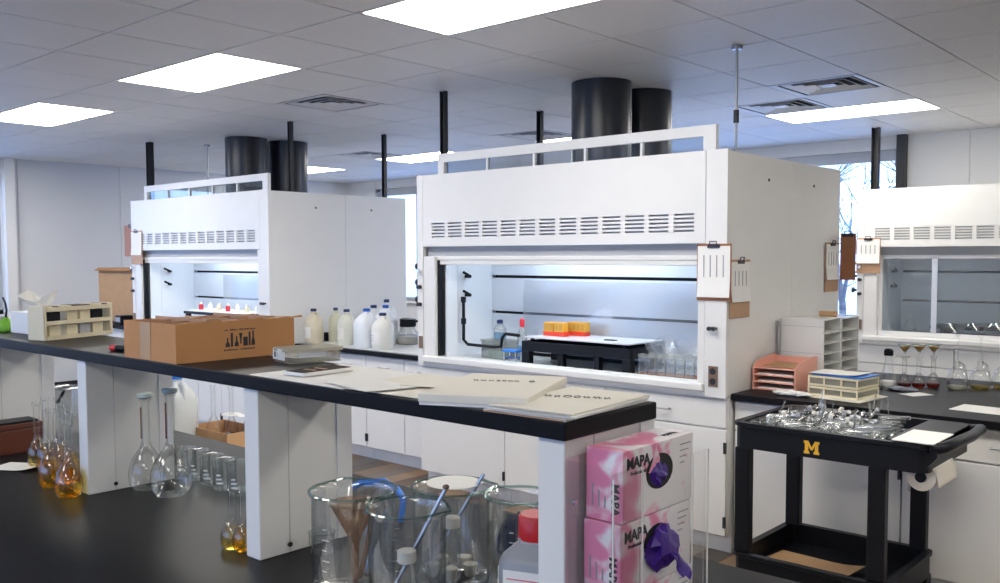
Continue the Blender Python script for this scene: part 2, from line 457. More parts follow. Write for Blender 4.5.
# ------------------------------------------------------------------ ceiling fittings
LL = {(2, -2): 'lit troffer panel hanging over the bench end nearest the big hood front', (2, 2): 'lit square-looking troffer panel in front of the big hood',
      (2, 6): 'lit troffer panel in front of the smaller hood by the wall', (9, -2): 'lit long troffer panel behind two square air vents',
      (9, 2): 'lit troffer panel mostly hidden behind the big hood top', (9, 6): 'lit troffer panel between the two hoods near the back wall', (9, 10): 'lit troffer panel beside the black ducts of the far hood'}
for i, j in LIGHTS:
    x1, x0, y0, y1 = GX-T*j, GX-T*(j+2), GY+T*i, GY+T*(i+1)
    t = thing('ceiling_light', LL.get((i, j), 'lit flat troffer panel added over the unseen side of the lab'), 'ceiling light', ((x0+x1)/2, (y0+y1)/2, ZC), 0, 'ceiling troffers')
    f = MB()
    for a in ((x0+g, x1-g, y0+g, y0+.02), (x0+g, x1-g, y1-.02, y1-g), (x0+g, x0+.02, y0+.02, y1-.02), (x1-.02, x1-g, y0+.02, y1-.02)): f.box(*a, ZC, ZC+.02)
    f.build('frame', WHITE, t)
    box(x0+.02, x1-.02, y0+.02, y1-.02, ZC+.003, ZC+.012).build('diffuser', LAMP, t)
VL = {(4, 3): 'square slotted air vent in the ceiling before the big hood', (7, -2): 'larger looking square air vent beside the long troffer', (8, -1): 'square air vent right next to the long troffer',
      (8, 7): 'far square air vent above the smaller hood end', (8, 3): 'square air vent above the top edge of the big hood', (4, -5): 'square air vent over the unseen side of the lab'}
for i, j in VENTS:
    cx, cy = GX-T*(j+.5), GY+T*(i+.5)
    t = thing('ceiling_vent', VL[(i, j)], 'vent', (cx, cy, ZC), 0, 'ceiling air vents')
    box(cx-.298, cx+.298, cy-.298, cy+.298, ZC+.02, ZC+.026).build('backing', DARK, t)
    for k, r in enumerate((.298, .235, .175, .115)):
        f = MB(); wdt = .04 if k == 0 else .03
        # four sloped blades of one ring
        ri = r-wdt
        o = [(-r, -r), (r, -r), (r, r), (-r, r)]; n_ = [(-ri, -ri), (ri, -ri), (ri, ri), (-ri, ri)]
        vs = [(cx+a, cy+b, ZC+(0 if k == 0 else .004)) for a, b in o]+[(cx+a, cy+b, ZC+(0.004 if k == 0 else .018)) for a, b in n_]
        f.add(vs, [(q, (q+1) % 4, 4+(q+1) % 4, 4+q) for q in range(4)])
        f.build('vent_ring', WHITE2, t, solid=.003)
    box(cx-.05, cx+.05, cy-.05, cy+.05, ZC+.004, ZC+.008).build('vent_core', WHITE2, t)

# ================================================================== CABINETS AND COUNTERS
def handle(mb, x, y, z, horizontal=True, L=.10):
    if horizontal: mb.tube([(x-L/2, y, z), (x-L/2, y-.028, z), (x+L/2, y-.028, z), (x+L/2, y, z)], .005, 6)
    else: mb.tube([(x, y, z-L/2), (x, y-.028, z-L/2), (x, y-.028, z+L/2), (x, y, z+L/2)], .005, 6)
    return mb
def cabinet(x0, x1, y0, y1, zt, label, group, drawer=True, doors=2, hm=STEEL, flip=False, handle_low=False):
    """front faces -y (or +y when flip)"""
    t = thing('base_cabinet', label, 'cabinet', ((x0+x1)/2, (y0+y1)/2, 0), 0, group)
    if flip:
        t.rotation_euler = (0, 0, PI)
    cx, cy = (x0+x1)/2, (y0+y1)/2; hw, hd = (x1-x0)/2, (y1-y0)/2
    def bl(m, n, mt, par=t, **k):
        return m.build(n, mt, par, world=False, **k)
    bl(box(-hw+.002, hw-.002, -hd+.02, hd, .1, zt), 'body', WHITE)
    bl(box(-hw+.002, hw-.002, -hd+.07, hd, 0, .1), 'toe_kick', WHITE2)
    zd = zt-.165 if drawer else zt-.01
    n = doors
    w_ = 2*hw/n
    for k in range(n):
        a, b = -hw+w_*k+.004, -hw+w_*(k+1)-.004
        if drawer:
            d = bl(box(a, b, -hd, -hd+.019, zd+.004, zt-.012), 'drawer', WHITE, bev=.003)
            bl(handle(MB(), (a+b)/2, -hd, (zd+zt)/2-.005), 'handle', hm, d, smooth=True)
        d = bl(box(a, b, -hd, -hd+.019, .105, zd-.004), 'door', WHITE, bev=.003)
        hx = b-.04 if k % 2 == 0 and n > 1 else a+.04
        bl(handle(MB(), hx, -hd, zd-.12, False), 'handle', hm, d, smooth=True)
        hgx = a+.006 if k % 2 == 0 and n > 1 else b-.006
        for hz in (.18, zd-.1): bl(box(hgx-.006, hgx+.006, -hd-.006, -hd+.01, hz-.03, hz+.03), 'hinge', BMET, d)
    return t
HY = 4.33
cabinet(-4.60, -3.82, 4.35, 5.85, .845, 'white base cabinet under the big hood beside the jug counter', 'base cabinets under the big hood', doors=1)
cabinet(-3.82, -3.04, 4.35, 5.85, .845, 'white base cabinet in the middle under the big hood', 'base cabinets under the big hood', doors=1)
cabinet(-3.04, -2.257, 4.35, 5.85, .845, 'white base cabinet under the big hood beside the black cart', 'base cabinets under the big hood', doors=1)
cabinet(-6.36, -5.48, 4.60, 5.85, .835, 'white base cabinet under the jug counter touching the far hood', 'base cabinets under the jug counter', doors=2)
cabinet(-5.48, -4.602, 4.60, 5.85, .835, 'white base cabinet under the jug counter touching the big hood', 'base cabinets under the jug counter', doors=2)
for k, n_ in enumerate(('farthest along', 'in the middle', 'next to the jug counter')):
    cabinet(-8.715+.776*k, -8.715+.776*(k+1), 4.35, 5.85, .845, 'white base cabinet under the far hood, %s' % n_, 'base cabinets under the far hood', doors=2, drawer=False, hm=BMET)
cabinet(-10.3, -9.51, 4.60, 5.85, .835, 'white base cabinet beyond the far hood under the tall carton', 'base cabinets beyond the far hood', doors=1)
cabinet(-9.51, -8.72, 4.60, 5.85, .835, 'white base cabinet beyond the far hood touching its side', 'base cabinets beyond the far hood', doors=1)
for k, n_ in enumerate(('behind the black cart', 'beside the paper towel roll', 'past the towel roll', 'at the far end')):
    cabinet(-2.25+.86*k, -2.25+.86*(k+1), 4.42, 5.75, .835, 'white base cabinet of the flask counter %s' % n_, 'base cabinets of the flask counter', doors=1)
for k, n_ in enumerate(('below the clipboard', 'in the middle', 'at the end')):
    cabinet(-2.87+.78*k, -2.87+.78*(k+1), 7.87, 9.08, .845, 'white base cabinet under the closed hood %s' % n_, 'base cabinets under the closed hood', doors=1)
for k in range(6):
    cabinet(-4.6+.86*k, -4.6+.86*(k+1), .62, 1.75, .88, 'white base cabinet under the black centre bench', 'base cabinets under the centre bench', doors=2, flip=True)
def top(x0, x1, y0, y1, z0, z1, label, m=BLACK, name='countertop'):
    return tag(box(x0, x1, y0, y1, z0, z1).build(name, m, bev=.004, loc=((x0+x1)/2, (y0+y1)/2, z0)), label, 'countertop')
top(-6.358, -4.602, 4.56, 5.85, .835, MZ, 'black countertop between the two hoods carrying the jugs')
top(-10.3, -8.72, 4.56, 5.85, .835, MZ, 'black countertop beyond the far hood under the tall carton')
tray = tag(box(-6.34, -4.63, 4.60, 5.3, MZ, MZ+.006).build('counter_liner', mat('bench_liner', (.62, .63, .62), .6), loc=(-5.5, 4.9, MZ)), 'pale grey absorbent liner covering the jug counter', 'bench liner')
top(-2.25, 1.2, 4.38, 5.78, .835, MZ, 'black countertop with the letter trays and flasks')
top(-4.6, .7, .45, 1.83, .88, BZ, 'long black centre bench worktop under the shelf', EPOXY, 'worktop')

# reagent shelf over the bench
t = thing('bench_shelf', 'black topped shelf on white uprights along the centre bench', 'shelf', (-2.7, 1.28, BZ))
sb = box(-4.6, -.873, 1.14, 1.415, 1.304, SHZ).build('shelf_board', BLACK, t, bev=.003)
for k in range(5):
    xr = -.885 - .868*k
    u = box(xr-.056, xr, 1.155, 1.42, BZ, 1.304).build('upright', WHITE, t, bev=.003)
    box(xr, xr+.004, 1.375, 1.42, BZ+.001, 1.303).build('edge_strip', WHITE2, u)
    box(xr, xr+.001, 1.235, 1.2365, BZ+.002, 1.303).build('panel_seam', mat('seam_grey', (.55, .55, .56), .5), u)
    MB().cyl((xr, 1.235, .93), (xr+.004, 1.235, .93), .006, 8).build('screw_cap', BMET, u)

# ================================================================== FUME HOODS
def valve(m, x, y, z, d=-1):
    m.cyl((x, y, z), (x, y+d*.02, z), .008, 10); m.cyl((x, y+d*.02, z), (x, y+d*.035, z), .0115, 10); return m
def hood(xl, y0, label, closed=False, rear=5.85, lamp=True):
    W = 2.345; xr = xl+W; zb, zt = .847, 2.155
    def X(v): return xl+v
    t = thing('fume_hood', label, 'fume hood', (xl+W/2, y0+.5, zb))
    def p(m, n, mt, par=None, **k): return m.build(n, mt, par or t, **k)
    y1 = rear
    p(box(xl, xl+.02, y0+.03, y1, zb, zt-.01), 'side_panel', WHITE)
    p(box(xr-.02, xr, y0+.03, y0+.80, zb, zt-.01), 'side_panel', WHITE)
    p(box(xr-.02, xr, y0+.803, y1, zb, zt-.01), 'side_panel', WHITE)
    p(box(xl+.02, xr-.02, y1-.02, y1, zb, zt-.01), 'back_panel', WHITE)
    p(box(xl+.02, xr-.02, y0+.14, y1-.02, zt-.04, zt-.012), 'roof_panel', WHITE)
    # posts
    pl = p(box(xl, xl+.055, y0, y0+.03, zb, zt), 'corner_post', WHITE, bev=.002)
    pr = p(box(xr-.125, xr, y0, y0+.03, zb, zt), 'corner_post', WHITE, bev=.002)
    p(box(xl+.058, xl+.165, y0+.004, y0+.09, zb, 1.60), 'jamb', WHITE, bev=.002)
    p(box(xr-.17, xr-.128, y0+.004, y0+.09, zb, 1.66), 'jamb', WHITE, bev=.002)
    # front panel with real slots
    a, b = xl+.058, xr-.128; z0, z1 = 1.668, zt-.002; g0, g1 = 1.728, 1.838
    f = MB(); f.box(a, b, y0, y0+.018, z0, g0).box(a, b, y0, y0+.018, g1, z1)
    n = 13; m0 = a+.085; pit = (b-.035-m0)/n; cw = pit*.80
    f.box(a, m0, y0, y0+.018, g0, g1)
    for k in range(n): f.box(m0+pit*k+cw, (m0+pit*(k+1) if k < n-1 else b), y0, y0+.018, g0, g1)
    fp = p(f, 'front_panel', WHITE)
    lv = MB()
    nb = 5; hgt = (g1-g0)/nb
    for q in range(nb): lv.box(0, cw, 0, .016, q*hgt+.0105, (q+1)*hgt)
    me = lv.mesh('vent_louver', WHITE)
    for k in range(n):
        o = bpy.data.objects.new('vent_louver', me); col.objects.link(o); o.parent = fp; o.location = Vector((m0+pit*k, y0+.001, g0))-t.location
    p(box(a, b, y0+.03, y0+.035, z0+.01, z1-.03), 'vent_backing', GREYIN)
    # head of the opening: grey strip paints the shade of its recess
    p(box(a, b, y0+.045, y0+.06, 1.60, 1.667), 'head_shade_strip', GREYIN)
    # raised sash: frame standing above the hood, rail at the opening
    if not closed:
        fx0, fx1 = xl+.135, xr-.11; ys = y0+.075
        fr = MB()
        fr.box(fx0, fx1, ys, ys+.03, 2.24, 2.298).box(fx0, fx0+.055, ys, ys+.03, zt-.03, 2.24).box(fx1-.075, fx1, ys, ys+.03, zt-.03, 2.24)
        so = p(fr, 'sash_frame', WHITE)
        wx = (fx1-.075-fx0-.055)/5
        for k in range(1, 5): p(box(fx0+.055+wx*k-.008, fx0+.055+wx*k+.008, ys+.004, ys+.026, zt-.03, 2.24), 'sash_divider', WHITE2, so)
        for k in range(5): p(box(fx0+.055+wx*k+.009, fx0+.055+wx*(k+1)-.009, ys+.012, ys+.016, zt-.03, 2.239), 'sash_pane', SASH, so)
        r = p(box(a+.05, b, y0+.03, y0+.058, 1.575, 1.602), 'sash_rail', WHITE, bev=.004)
        p(box(a+.05, b, y0+.036, y0+.055, 1.545, 1.574), 'sash_handle', PWHITE, r, bev=.004)
        p(box(xl+.168, xl+.186, y0+.03, y0+.075, .92, 1.574), 'sash_track', BPLAST)
    else:
        sf = MB(); fx0, fx1, ys = xl+.168, xr-.172, y0+.05
        xm = (fx0+fx1)/2-.56
        for q in ((fx0, fx1, 1.57, 1.60), (fx0, fx1, .92, .96), (fx0, fx0+.03, .96, 1.57), (fx1-.03, fx1, .96, 1.57)): sf.box(q[0], q[1], ys, ys+.03, q[2], q[3])
        so = p(sf, 'sash_frame', WHITE2)
        cuts = [fx0+.03, xm, xm+1.0, fx1-.03]
        for k in (1, 2): p(box(cuts[k]-.022, cuts[k]+.022, ys+.004, ys+.026, .96, 1.57), 'sash_divider', CHROME, so)
        for k in range(3): p(box(cuts[k]+(.022 if k else 0), cuts[k+1]-(.022 if k < 2 else 0), ys+.012, ys+.016, .96, 1.57), 'sash_pane', SASH, so)
    # sill and liner
    p(box(xl+.056, xr-.128, y0-.02, y0+.12, .875, .917), 'sill', WHITE, bev=.008)
    p(box(xl+.056, xr-.128, y0+.005, y0+.1, zb, .874), 'sill_apron', WHITE)
    li, ri, yb = xl+.19, xr-.18, y0+.56
    p(box(li, ri, y0+.121, yb+.04, .86, .90), 'work_surface', mat('work_surface', (.55, .57, .58), .35))
    lo = p(box(li-.01, li, y0+.09, yb+.05, .90, 1.85), 'liner_side', LINER)
    p(box(ri, ri+.01, y0+.09, yb+.05, .90, 1.85), 'liner_side', LINER)
    p(box(li, ri, y0+.09, yb+.05, 1.85, 1.86), 'liner_top', LINER)
    p(box(li, ri, yb+.04, yb+.05, .90, 1.85), 'baffle_plenum', DARK)
    for z_a, z_b in ((.93, 1.19), (1.208, 1.445), (1.465, 1.85)): p(box(li+.002, ri-.002, yb, yb+.008, z_a, z_b), 'baffle_panel', LINER)
    p(box(li, li+.004, y0+.2, y0+.45, 1.0, 1.62), 'access_panel', LINER, lo, bev=.001)
    if lamp: p(box(xl+.6, xr-.6, y0+.3, y0+.42, 1.835, 1.849), 'lamp_lens', HOODLAMP)
    # services on the posts
    for (x, z) in ((xr-.085, 1.215), (xr-.058, 1.215)): p(valve(MB(), x, y0, z), 'valve_knob', BMET, smooth=True)
    o = p(box(xr-.10, xr-.045, y0-.006, y0, .905, 1.015), 'outlet_plate', BROWNPL, bev=.002)
    for dz in (.933, .987): p(MB().cyl((xr-.073, y0-.0075, dz), (xr-.073, y0-.006, dz), .018, 12), 'socket', BMET, o)
    p(box(xl+.012, xl+.05, y0-.006, y0, .965, 1.05), 'switch_plate', BROWNPL, bev=.002)
    for z in (1.30, 1.42, 1.53):
        v = p(MB().cyl((xl, y0+.05, z), (xl-.04, y0+.05, z), .011, 8).cyl((xl-.04, y0+.05, z), (xl-.055, y0+.05, z), .024, 10), 'service_valve', BMET, smooth=True)
        p(MB().cyl((xl+.03, y0, z-.03), (xl+.03, y0-.03, z-.03), .014, 10), 'valve_cap', CHROME if z > 1.5 else BMET, smooth=True)
    for (x, z) in ((li+.001, 1.46), (li+.001, 1.33)):
        p(MB().cyl((x, y0+.28, z), (x+.05, y0+.28, z), .012, 8).cyl((x+.05, y0+.28, z), (x+.05, y0+.21, z+.03), .01, 8), 'gas_tap', BPLAST, smooth=True)
    for yy, zz in ((y0+.48, 2.02), (y0+1.1, 2.02)): p(MB().cyl((xr, yy, zz), (xr+.004, yy, zz), .009, 8), 'screw_cap', BMET)
    return t
H1 = hood(-4.60, HY, 'big white fume hood with raised sash and a low black table inside')
H2 = hood(-8.715, HY, 'white fume hood with open sash standing near the wall')
H3 = hood(-2.87, 7.85, 'white fume hood with closed glass sash behind the flask counter', closed=True, rear=9.08, lamp=False)
# plumbing in the big hood
x0_ = -4.40
pp = MB().tube([(x0_+.03, 4.55, 1.30), (x0_+.03, 4.55, 1.02), (x0_+.07, 4.55, .99), (x0_+.3, 4.56, .985), (x0_+.36, 4.57, .99), (x0_+.37, 4.57, 1.05), (x0_+.40, 4.57, 1.08), (x0_+.52, 4.57, 1.075)], .011, 8)
for z in (1.30, 1.15): pp.cyl((x0_+.03, 4.55, z-.02), (x0_+.03, 4.55, z+.02), .018, 8)
pp.build('water_pipe', BPLAST, H1, smooth=True)

def duct(x, y, label):
    t = thing('exhaust_duct', label, 'duct', (x, y, 2.143), 0, 'black exhaust ducts')
    MB().lathe([(.2, 0), (.2, ZC-2.143-.002)], 32, cap0=True, cap1=True).build('pipe', DUCT, t, world=False, smooth=True)
    MB().lathe([(.2, 0), (.225, 0), (.225, .02), (.2, .02)], 32).build('collar', DUCT, t, world=False, smooth=True)
    a = math.atan2(-y, -x)
    MB().box(.199, .203, -.004, .004, .02, ZC-2.143-.003).build('seam', STEEL, t, world=False).rotation_euler = (0, 0, a+1.25)
duct(-3.525, 5.0, 'black round exhaust duct on the big hood, front one'); duct(-3.52, 5.50, 'black round exhaust duct on the big hood, behind the front one')
duct(-7.70, 5.0, 'black round exhaust duct on the far hood, front one'); duct(-7.68, 5.46, 'black round exhaust duct on the far hood, behind the front one')

def strut(x, y, label, m=BMET, w=.04, zb=2.145):
    t = thing('hanger_strut', label, 'strut', (x, y, zb), 0, 'ceiling struts holding the hoods')
    h = ZC-zb-.002
    if m is CHROME:
        MB().cyl((0, 0, 0), (0, 0, h), .008, 8).build('rod', STEEL, t, world=False)
        MB().cyl((0, 0, .18), (0, 0, .25), .016, 8).build('coupling', BMET, t, world=False)
        MB().cyl((0, 0, h-.02), (0, 0, h), .03, 12).build('ceiling_plate', STEEL, t, world=False)
    else:
        q = w/2
        MB().box(-q, q, q-.004, q, 0, h).box(-q, -q+.004, -q, q-.004, 0, h).box(q-.004, q, -q, q-.004, 0, h).build('channel', m, t, world=False)
        MB().box(-.05, .05, -.05, .05, 0, .006).build('foot_plate', m, t, world=False)
def SX(px, y): return at(px, 140, 'y', y).x
for px, y, lab, m_, w_ in ((444, 4.50, 'black strut at the jug side front of the big hood', BMET, .04), (540, 5.62, 'black strut at the jug side rear of the big hood', BMET, .04),
        (736, 4.62, 'shiny threaded rod with coupling above the big hood', CHROME, 0), (149.5, 4.50, 'black strut at the wall side front of the far hood', BMET, .055),
        (207, 5.0, 'thin steel rod at the wall side of the far hood', CHROME, 0), (290.5, 4.62, 'black strut at the jug side front of the far hood', BMET, .035),
        (384, 5.70, 'black strut at the jug side rear of the far hood', BMET, .035), (876, 8.4, 'thick black strut above the closed hood', BMET, .06)):
    strut(SX(px, y), y, lab, m_, w_)

# ================================================================== GLASSWARE BUILDERS (local, base at z = 0)
def shell(prof, m, name, par, n=24):
    return MB().lathe(prof, n).build(name, m, par, smooth=True, world=False)
def liquid(prof, level, m, par, k=.95, n=20):
    pr = [(max(prof[0][0]*k, .001), .003)]
    for (r0, z0), (r1, z1) in zip(prof, prof[1:]):
        if z1 <= .003 or z1 <= z0: continue
        if z1 < level: pr.append((r1*k, z1))
        else:
            f = (level-z0)/(z1-z0); pr.append(((r0+(r1-r0)*f)*k, level)); break
    return MB().lathe(pr, n, cap0=True, cap1=True).build('liquid', m, par, smooth=True, world=False)
def vol_flask(loc, H, R, label, group, liq=None, level=0, rn=.009, stopper=None, mark=None, rotz=0):
    Hb = H*.52
    pf = [(.001, .002), (R*.72, 0), (R*.93, Hb*.10), (R, Hb*.28), (R*.95, Hb*.44), (R*.78, Hb*.62), (R*.52, Hb*.78), (R*.30, Hb*.90), (rn, Hb*1.0), (rn, H-.014), (rn*1.35, H-.012), (rn*1.35, H)]
    t = thing('volumetric_flask', label, 'flask', loc, rotz, group)
    shell(pf, GLASS, 'glass_body', t)
    if liq: liquid(pf[1:], level, liq, t)
    if stopper: MB().lathe([(rn*1.1, H-.006), (rn*1.9, H+.001), (rn*1.9, H+.010), (rn*1.6, H+.012)], 14, cap0=True, cap1=True).build('stopper', stopper, t, smooth=True, world=False)
    if mark: MB().box(-.003, .003, -rn-.0025, -rn-.0005, Hb*1.06, H-.03).build('neck_label', mark, t, world=False)
    return t
def beaker(loc, R, H, label, group, m=GLASSB, name='beaker', liq=None, level=0, rotz=0):
    t = thing(name, label, 'beaker', loc, rotz, group)
    # outer and inner wall, rolled rim, pouring lip
    pf = [(.001, .003), (R*.9, .001), (R*.98, .006), (R, .02), (R, H*.93), (R*1.02, H*.965), (R*1.07, H-.003), (R*1.07, H), (R*1.03, H), (R*.985, H*.955), (R*.97, H*.92), (R*.97, .02), (R*.9, .008), (.001, .008)]
    b = MB().lathe(pf, 40)
    vs = []
    for x, y, z in b.v:
        a = math.atan2(y, x)
        if z > H*.9 and abs(a) < .35:
            k = (z-H*.9)/(H*.1)*(1+math.cos(a/.35*PI))/2; x += R*.16*k
        vs.append((x, y, z))
    b.v = vs
    b.build('glass_body', m, t, smooth=True, world=False)
    if R > .05:
        rp = []
        for k in range(41):
            a = 2*PI*k/40; d = ((a+PI) % (2*PI))-PI; e = R*.16*(1+math.cos(d/.35*PI))/2 if abs(d) < .35 else 0
            rp.append((R*1.05*math.cos(a)+e, R*1.05*math.sin(a), H))
        MB().tube(rp, .0028, 6, cap=False).build('rim', RIM, t, smooth=True, world=False)
        for k in range(5): MB().grid(lambda u, v: ((R*1.004)*math.cos(2.2+.22*u*(1 if k % 2 else .6)), (R*1.004)*math.sin(2.2+.22*u*(1 if k % 2 else .6)), H*(.30+.1*k)+.0015*v), 3, 1).build('graduation', PWHITE, t, world=False)
    if liq: MB().lathe([(R*.95, .009), (R*.95, level)], 24, cap0=True, cap1=True).build('liquid', liq, t, smooth=True, world=False)
    return t
def erlen(loc, H, R, label, group, liq=None, level=0, cap=None, rn=.014, name='conical_flask', lab=False):
    t = thing(name, label, 'flask', loc, 0, group)
    pf = [(.001, .002), (R*.9, 0), (R, H*.06), (R*.98, H*.12), (rn, H*.74), (rn, H-.004), (rn*1.25, H)]
    shell(pf, GLASS, 'glass_body', t)
    if liq: liquid(pf[1:], level, liq, t)
    if cap: MB().lathe([(rn*1.3, H*.9), (rn*1.4, H*.92), (rn*1.4, H*1.05), (rn*.9, H*1.10)], 12, cap0=True, cap1=True).build('cap', cap, t, smooth=True, world=False)
    return t
def jug(loc, H, R, label, group, m, cap, square=False, lab=None, handle_=True, rotz=0, neck=.33):
    t = thing('jug', label, 'jug', loc, rotz, group)
    sh = H*.62
    if square:
        def ring(w, z): return [(x, y, z) for x, y in rrect(-w, w, -w, w, w*.45, 3)]
        levels = [(R*.92, 0), (R, .012), (R, sh), (R*.86, sh+H*.10), (R*.45, H*.85), (R*.26, H*.89), (R*.26, H*.94)]
        vs = []; fs = []; n = 16
        for w, z in levels: vs += ring(w, z)
        for i in range(len(levels)-1): fs += [(i*n+k, i*n+(k+1) % n, (i+1)*n+(k+1) % n, (i+1)*n+k) for k in range(n)]
        fs += [tuple(range(n-1, -1, -1)), tuple((len(levels)-1)*n+k for k in range(n))]
        MB().add(vs, fs).build('body', m, t, smooth=True, world=False)
    else:
        MB().lathe([(R*.9, 0), (R, .014), (R, sh), (R*.9, sh+H*.07), (R*.6, sh+H*.17), (R*neck, H*.84), (R*neck*.85, H*.94)], 24, cap0=True, cap1=True).build('body', m, t, smooth=True, world=False)
    MB().lathe([(R*.30, H*.92), (R*.33, H*.925), (R*.33, H*.99), (R*.28, H)], 16, cap0=True, cap1=True).build('cap', cap, t, smooth=True, world=False)
    if handle_: MB().tube([(R*.3, 0, H*.86), (R*.62, 0, H*.88), (R*.80, 0, H*.80), (R*.88, 0, sh+H*.02)], R*.11, 8).build('handle', m, t, smooth=True, world=False)
    if lab:
        def fn(u, v):
            a = -2.9+1.9*u; return ((R*1.006)*math.cos(a), (R*1.006)*math.sin(a), H*.16+H*.32*v)
        if square: lb = MB().box(-R*.75, R*.75, -R*1.012, -R*1.002, H*.16, H*.48)
        else: lb = MB().grid(fn, 12, 1)
        l_ = lb.build('label_sheet', lab, t, world=False)
        ln = MB()
        for k in range(3):
            if square: ln.box(-R*.5, R*(.5-.2*k), -R*1.018, -R*1.012, H*(.24+.07*k), H*(.25+.07*k))
            else:
                for q in range(6): 
                    a = -2.5+.16*q; x, y = R*1.012*math.cos(a), R*1.012*math.sin(a); ln.box(x-.004, x+.004, y-.001, y+.001, H*(.24+.07*k), H*(.25+.07*k))
        ln.build('label_print', GREYINK, l_, world=False)
    return t

# ================================================================== JUG COUNTER
G = 'jugs on the counter between the hoods'
def M_(x, y, z=MZ+.006): return at(x, y, 'z', z)
def on(p): return (p.x, p.y, p.z)
CREAMJ = mat('cream_jug', (.70, .62, .46), .35, var=.18, scale=8)
OLIVEJ = mat('olive_tinted_bottle', (.60, .60, .46), .3, var=.08)
PALEJ = mat('pale_liquid_bottle', (.70, .70, .60), .3, var=.08)
WJ = mat('white_jug', (.78, .81, .84), .4)
jug(on(M_(314, 343)), .29, .078, 'cream stained glass jug with white label beside the far hood', G, CREAMJ, NAVY, lab=LABELW)
jug(on(M_(336, 341.5)), .29, .062, 'tall olive tinted bottle with navy cap without label', G, OLIVEJ, NAVY, handle_=False)
jug(on(M_(347, 344)), .29, .078, 'round pale jug with handwritten label and navy cap', G, PALEJ, NAVY, lab=LABELW)
jug(on(M_(367, 347)), .31, .088, 'square shouldered white plastic jug with blue cap in front of another', G, WJ, BLUE, square=True)
jug(on(M_(374, 341)), .31, .085, 'white plastic jug standing behind the square shouldered jug', G, PLASTJUG, NAVY, square=True)
jug(on(M_(383, 349)), .285, .088, 'stout milky white jug with label at the row front', G, mat('milky_jug', (.80, .79, .74), .35), NAVY, lab=PAPER)
jug(on(M_(386, 344)), .325, .080, 'white plastic jug with blue cap behind the stout milky jug', G, WJ, BLUE, square=True)
jug(on(M_(387, 339)), .35, .075, 'tallest white jug with navy cap at the back of the row', G, PLASTJUG, NAVY, square=True)
p = M_(408, 344); t = thing('glass_pot', 'squat clear glass pot with black lid on the jug counter', 'pot', on(p))
shell([(.001, .003), (.085, 0), (.095, .03), (.085, .09), (.06, .125), (.058, .15)], CLEARPL, 'glass_body', t)
MB().lathe([(.085, .006), (.092, .03), (.088, .06)], 24, cap0=True, cap1=True).build('contents', mat('grey_contents', (.45, .43, .38), .6), t, smooth=True, world=False)
MB().lathe([(.066, .145), (.068, .15), (.068, .21), (.05, .215)], 20, cap0=True, cap1=True).build('lid', BPLAST, t, smooth=True, world=False)
MB().box(.06, .12, -.012, .012, .185, .205).build('lid_handle', BPLAST, t, world=False)
tag(box(-.02, .02, -.02, .02, 0, .075).build('black_block', BPLAST, loc=(0, 0, 0), bev=.004), 'small black plastic block between the cream jug and the bottle', 'block').location = on(M_(327, 341))

# ================================================================== SHELF ITEMS
# tissue box
t = thing('tissue_box', 'small white tissue box with a sheet pulled up on the shelf', 'tissue box', (-3.37, 1.335, SHZ), .05)
box(-.075, .075, -.075, .075, 0, .075).build('carton', PWHITE, t, world=False, bev=.002)
def tis(u, v):
    a = 2*PI*u; r = .012+.045*v*(1+.35*math.sin(3*a)+.2*math.sin(7*a)); return (r*math.cos(a)*.55, r*math.sin(a), .075+.055*v+.02*v*math.sin(2*a))
MB().grid(tis, 28, 5).build('tissue', PAPER, t, world=False, smooth=True)
# green thing at the frame edge
t = thing('squeeze_bottle', 'bright green plastic bulb at the end beside the tissue box', 'bottle', (-3.52, 1.27, SHZ))
MB().lathe([(.03, 0), (.034, .01), (.03, .03), (.012, .045), (.006, .05)], 16, cap0=True, cap1=True).build('bulb', GREEN, t, world=False, smooth=True)
MB().tube([(0, 0, .05), (.01, .0, .075), (.0, .0, .10), (-.02, 0, .12)], .004, 6).build('spout', BMET, t, world=False)
# cream rack
t = thing('plastic_rack', 'cream plastic rack with slotted windows beside the tissue box', 'rack', (-3.075, 1.315, SHZ), .36)
L_, D_, H_ = .29, .07, .11
def rk(m, n, mt=CREAM, **k): return m.build(n, mt, t, world=False, **k)
# long axis local y
rk(box(-D_/2, D_/2, -L_/2, -L_/2+.012, 0, H_), 'end_plate', bev=.003); rk(box(-D_/2, D_/2, L_/2-.012, L_/2, 0, H_), 'end_plate', bev=.003)
for zz in (0, .048, .092): rk(box(D_/2-.008, D_/2, -L_/2+.012, L_/2-.012, zz, zz+.013), 'front_bar')
for zz in (0, .048, .092): rk(box(-D_/2, -D_/2+.008, -L_/2+.012, L_/2-.012, zz, zz+.013), 'back_bar')
for zz in (.0, .052): rk(box(-D_/2+.008, D_/2-.008, -L_/2+.012, L_/2-.012, zz, zz+.006), 'tier')
for k, yy in enumerate((-.09, -.02, .035, .09)):
    rk(box(-.012, .022, yy-.022, yy+.022, .006, .045), 'stored_block', GREYIN if k == 2 else CREAM)
    rk(box(-.012, .022, yy-.02, yy+.022, .058, .09), 'stored_block', BPLAST if k in (0, 3) else CREAM)
for yy in [-.12+.026*k for k in range(10)]: rk(box(-.03, .03, yy, yy+.012, .105, .109), 'top_slat', BROWNPL if int(yy*100) % 2 else CREAM)
# marker
t = thing('marker_pen', 'black marker with red end lying beside the kraft carton', 'marker', (-2.475, 1.205, SHZ+.009), .25)
MB().tube([(-.035, 0, 0), (.055, 0, 0)], .009, 10).build('barrel', BPLAST, t, world=False, smooth=True)
MB().tube([(-.058, 0, 0), (-.052, 0, 0), (-.036, 0, 0)], .0088, 10).build('cap', mat('red_plastic', (.7, .03, .03), .35), t, world=False, smooth=True)
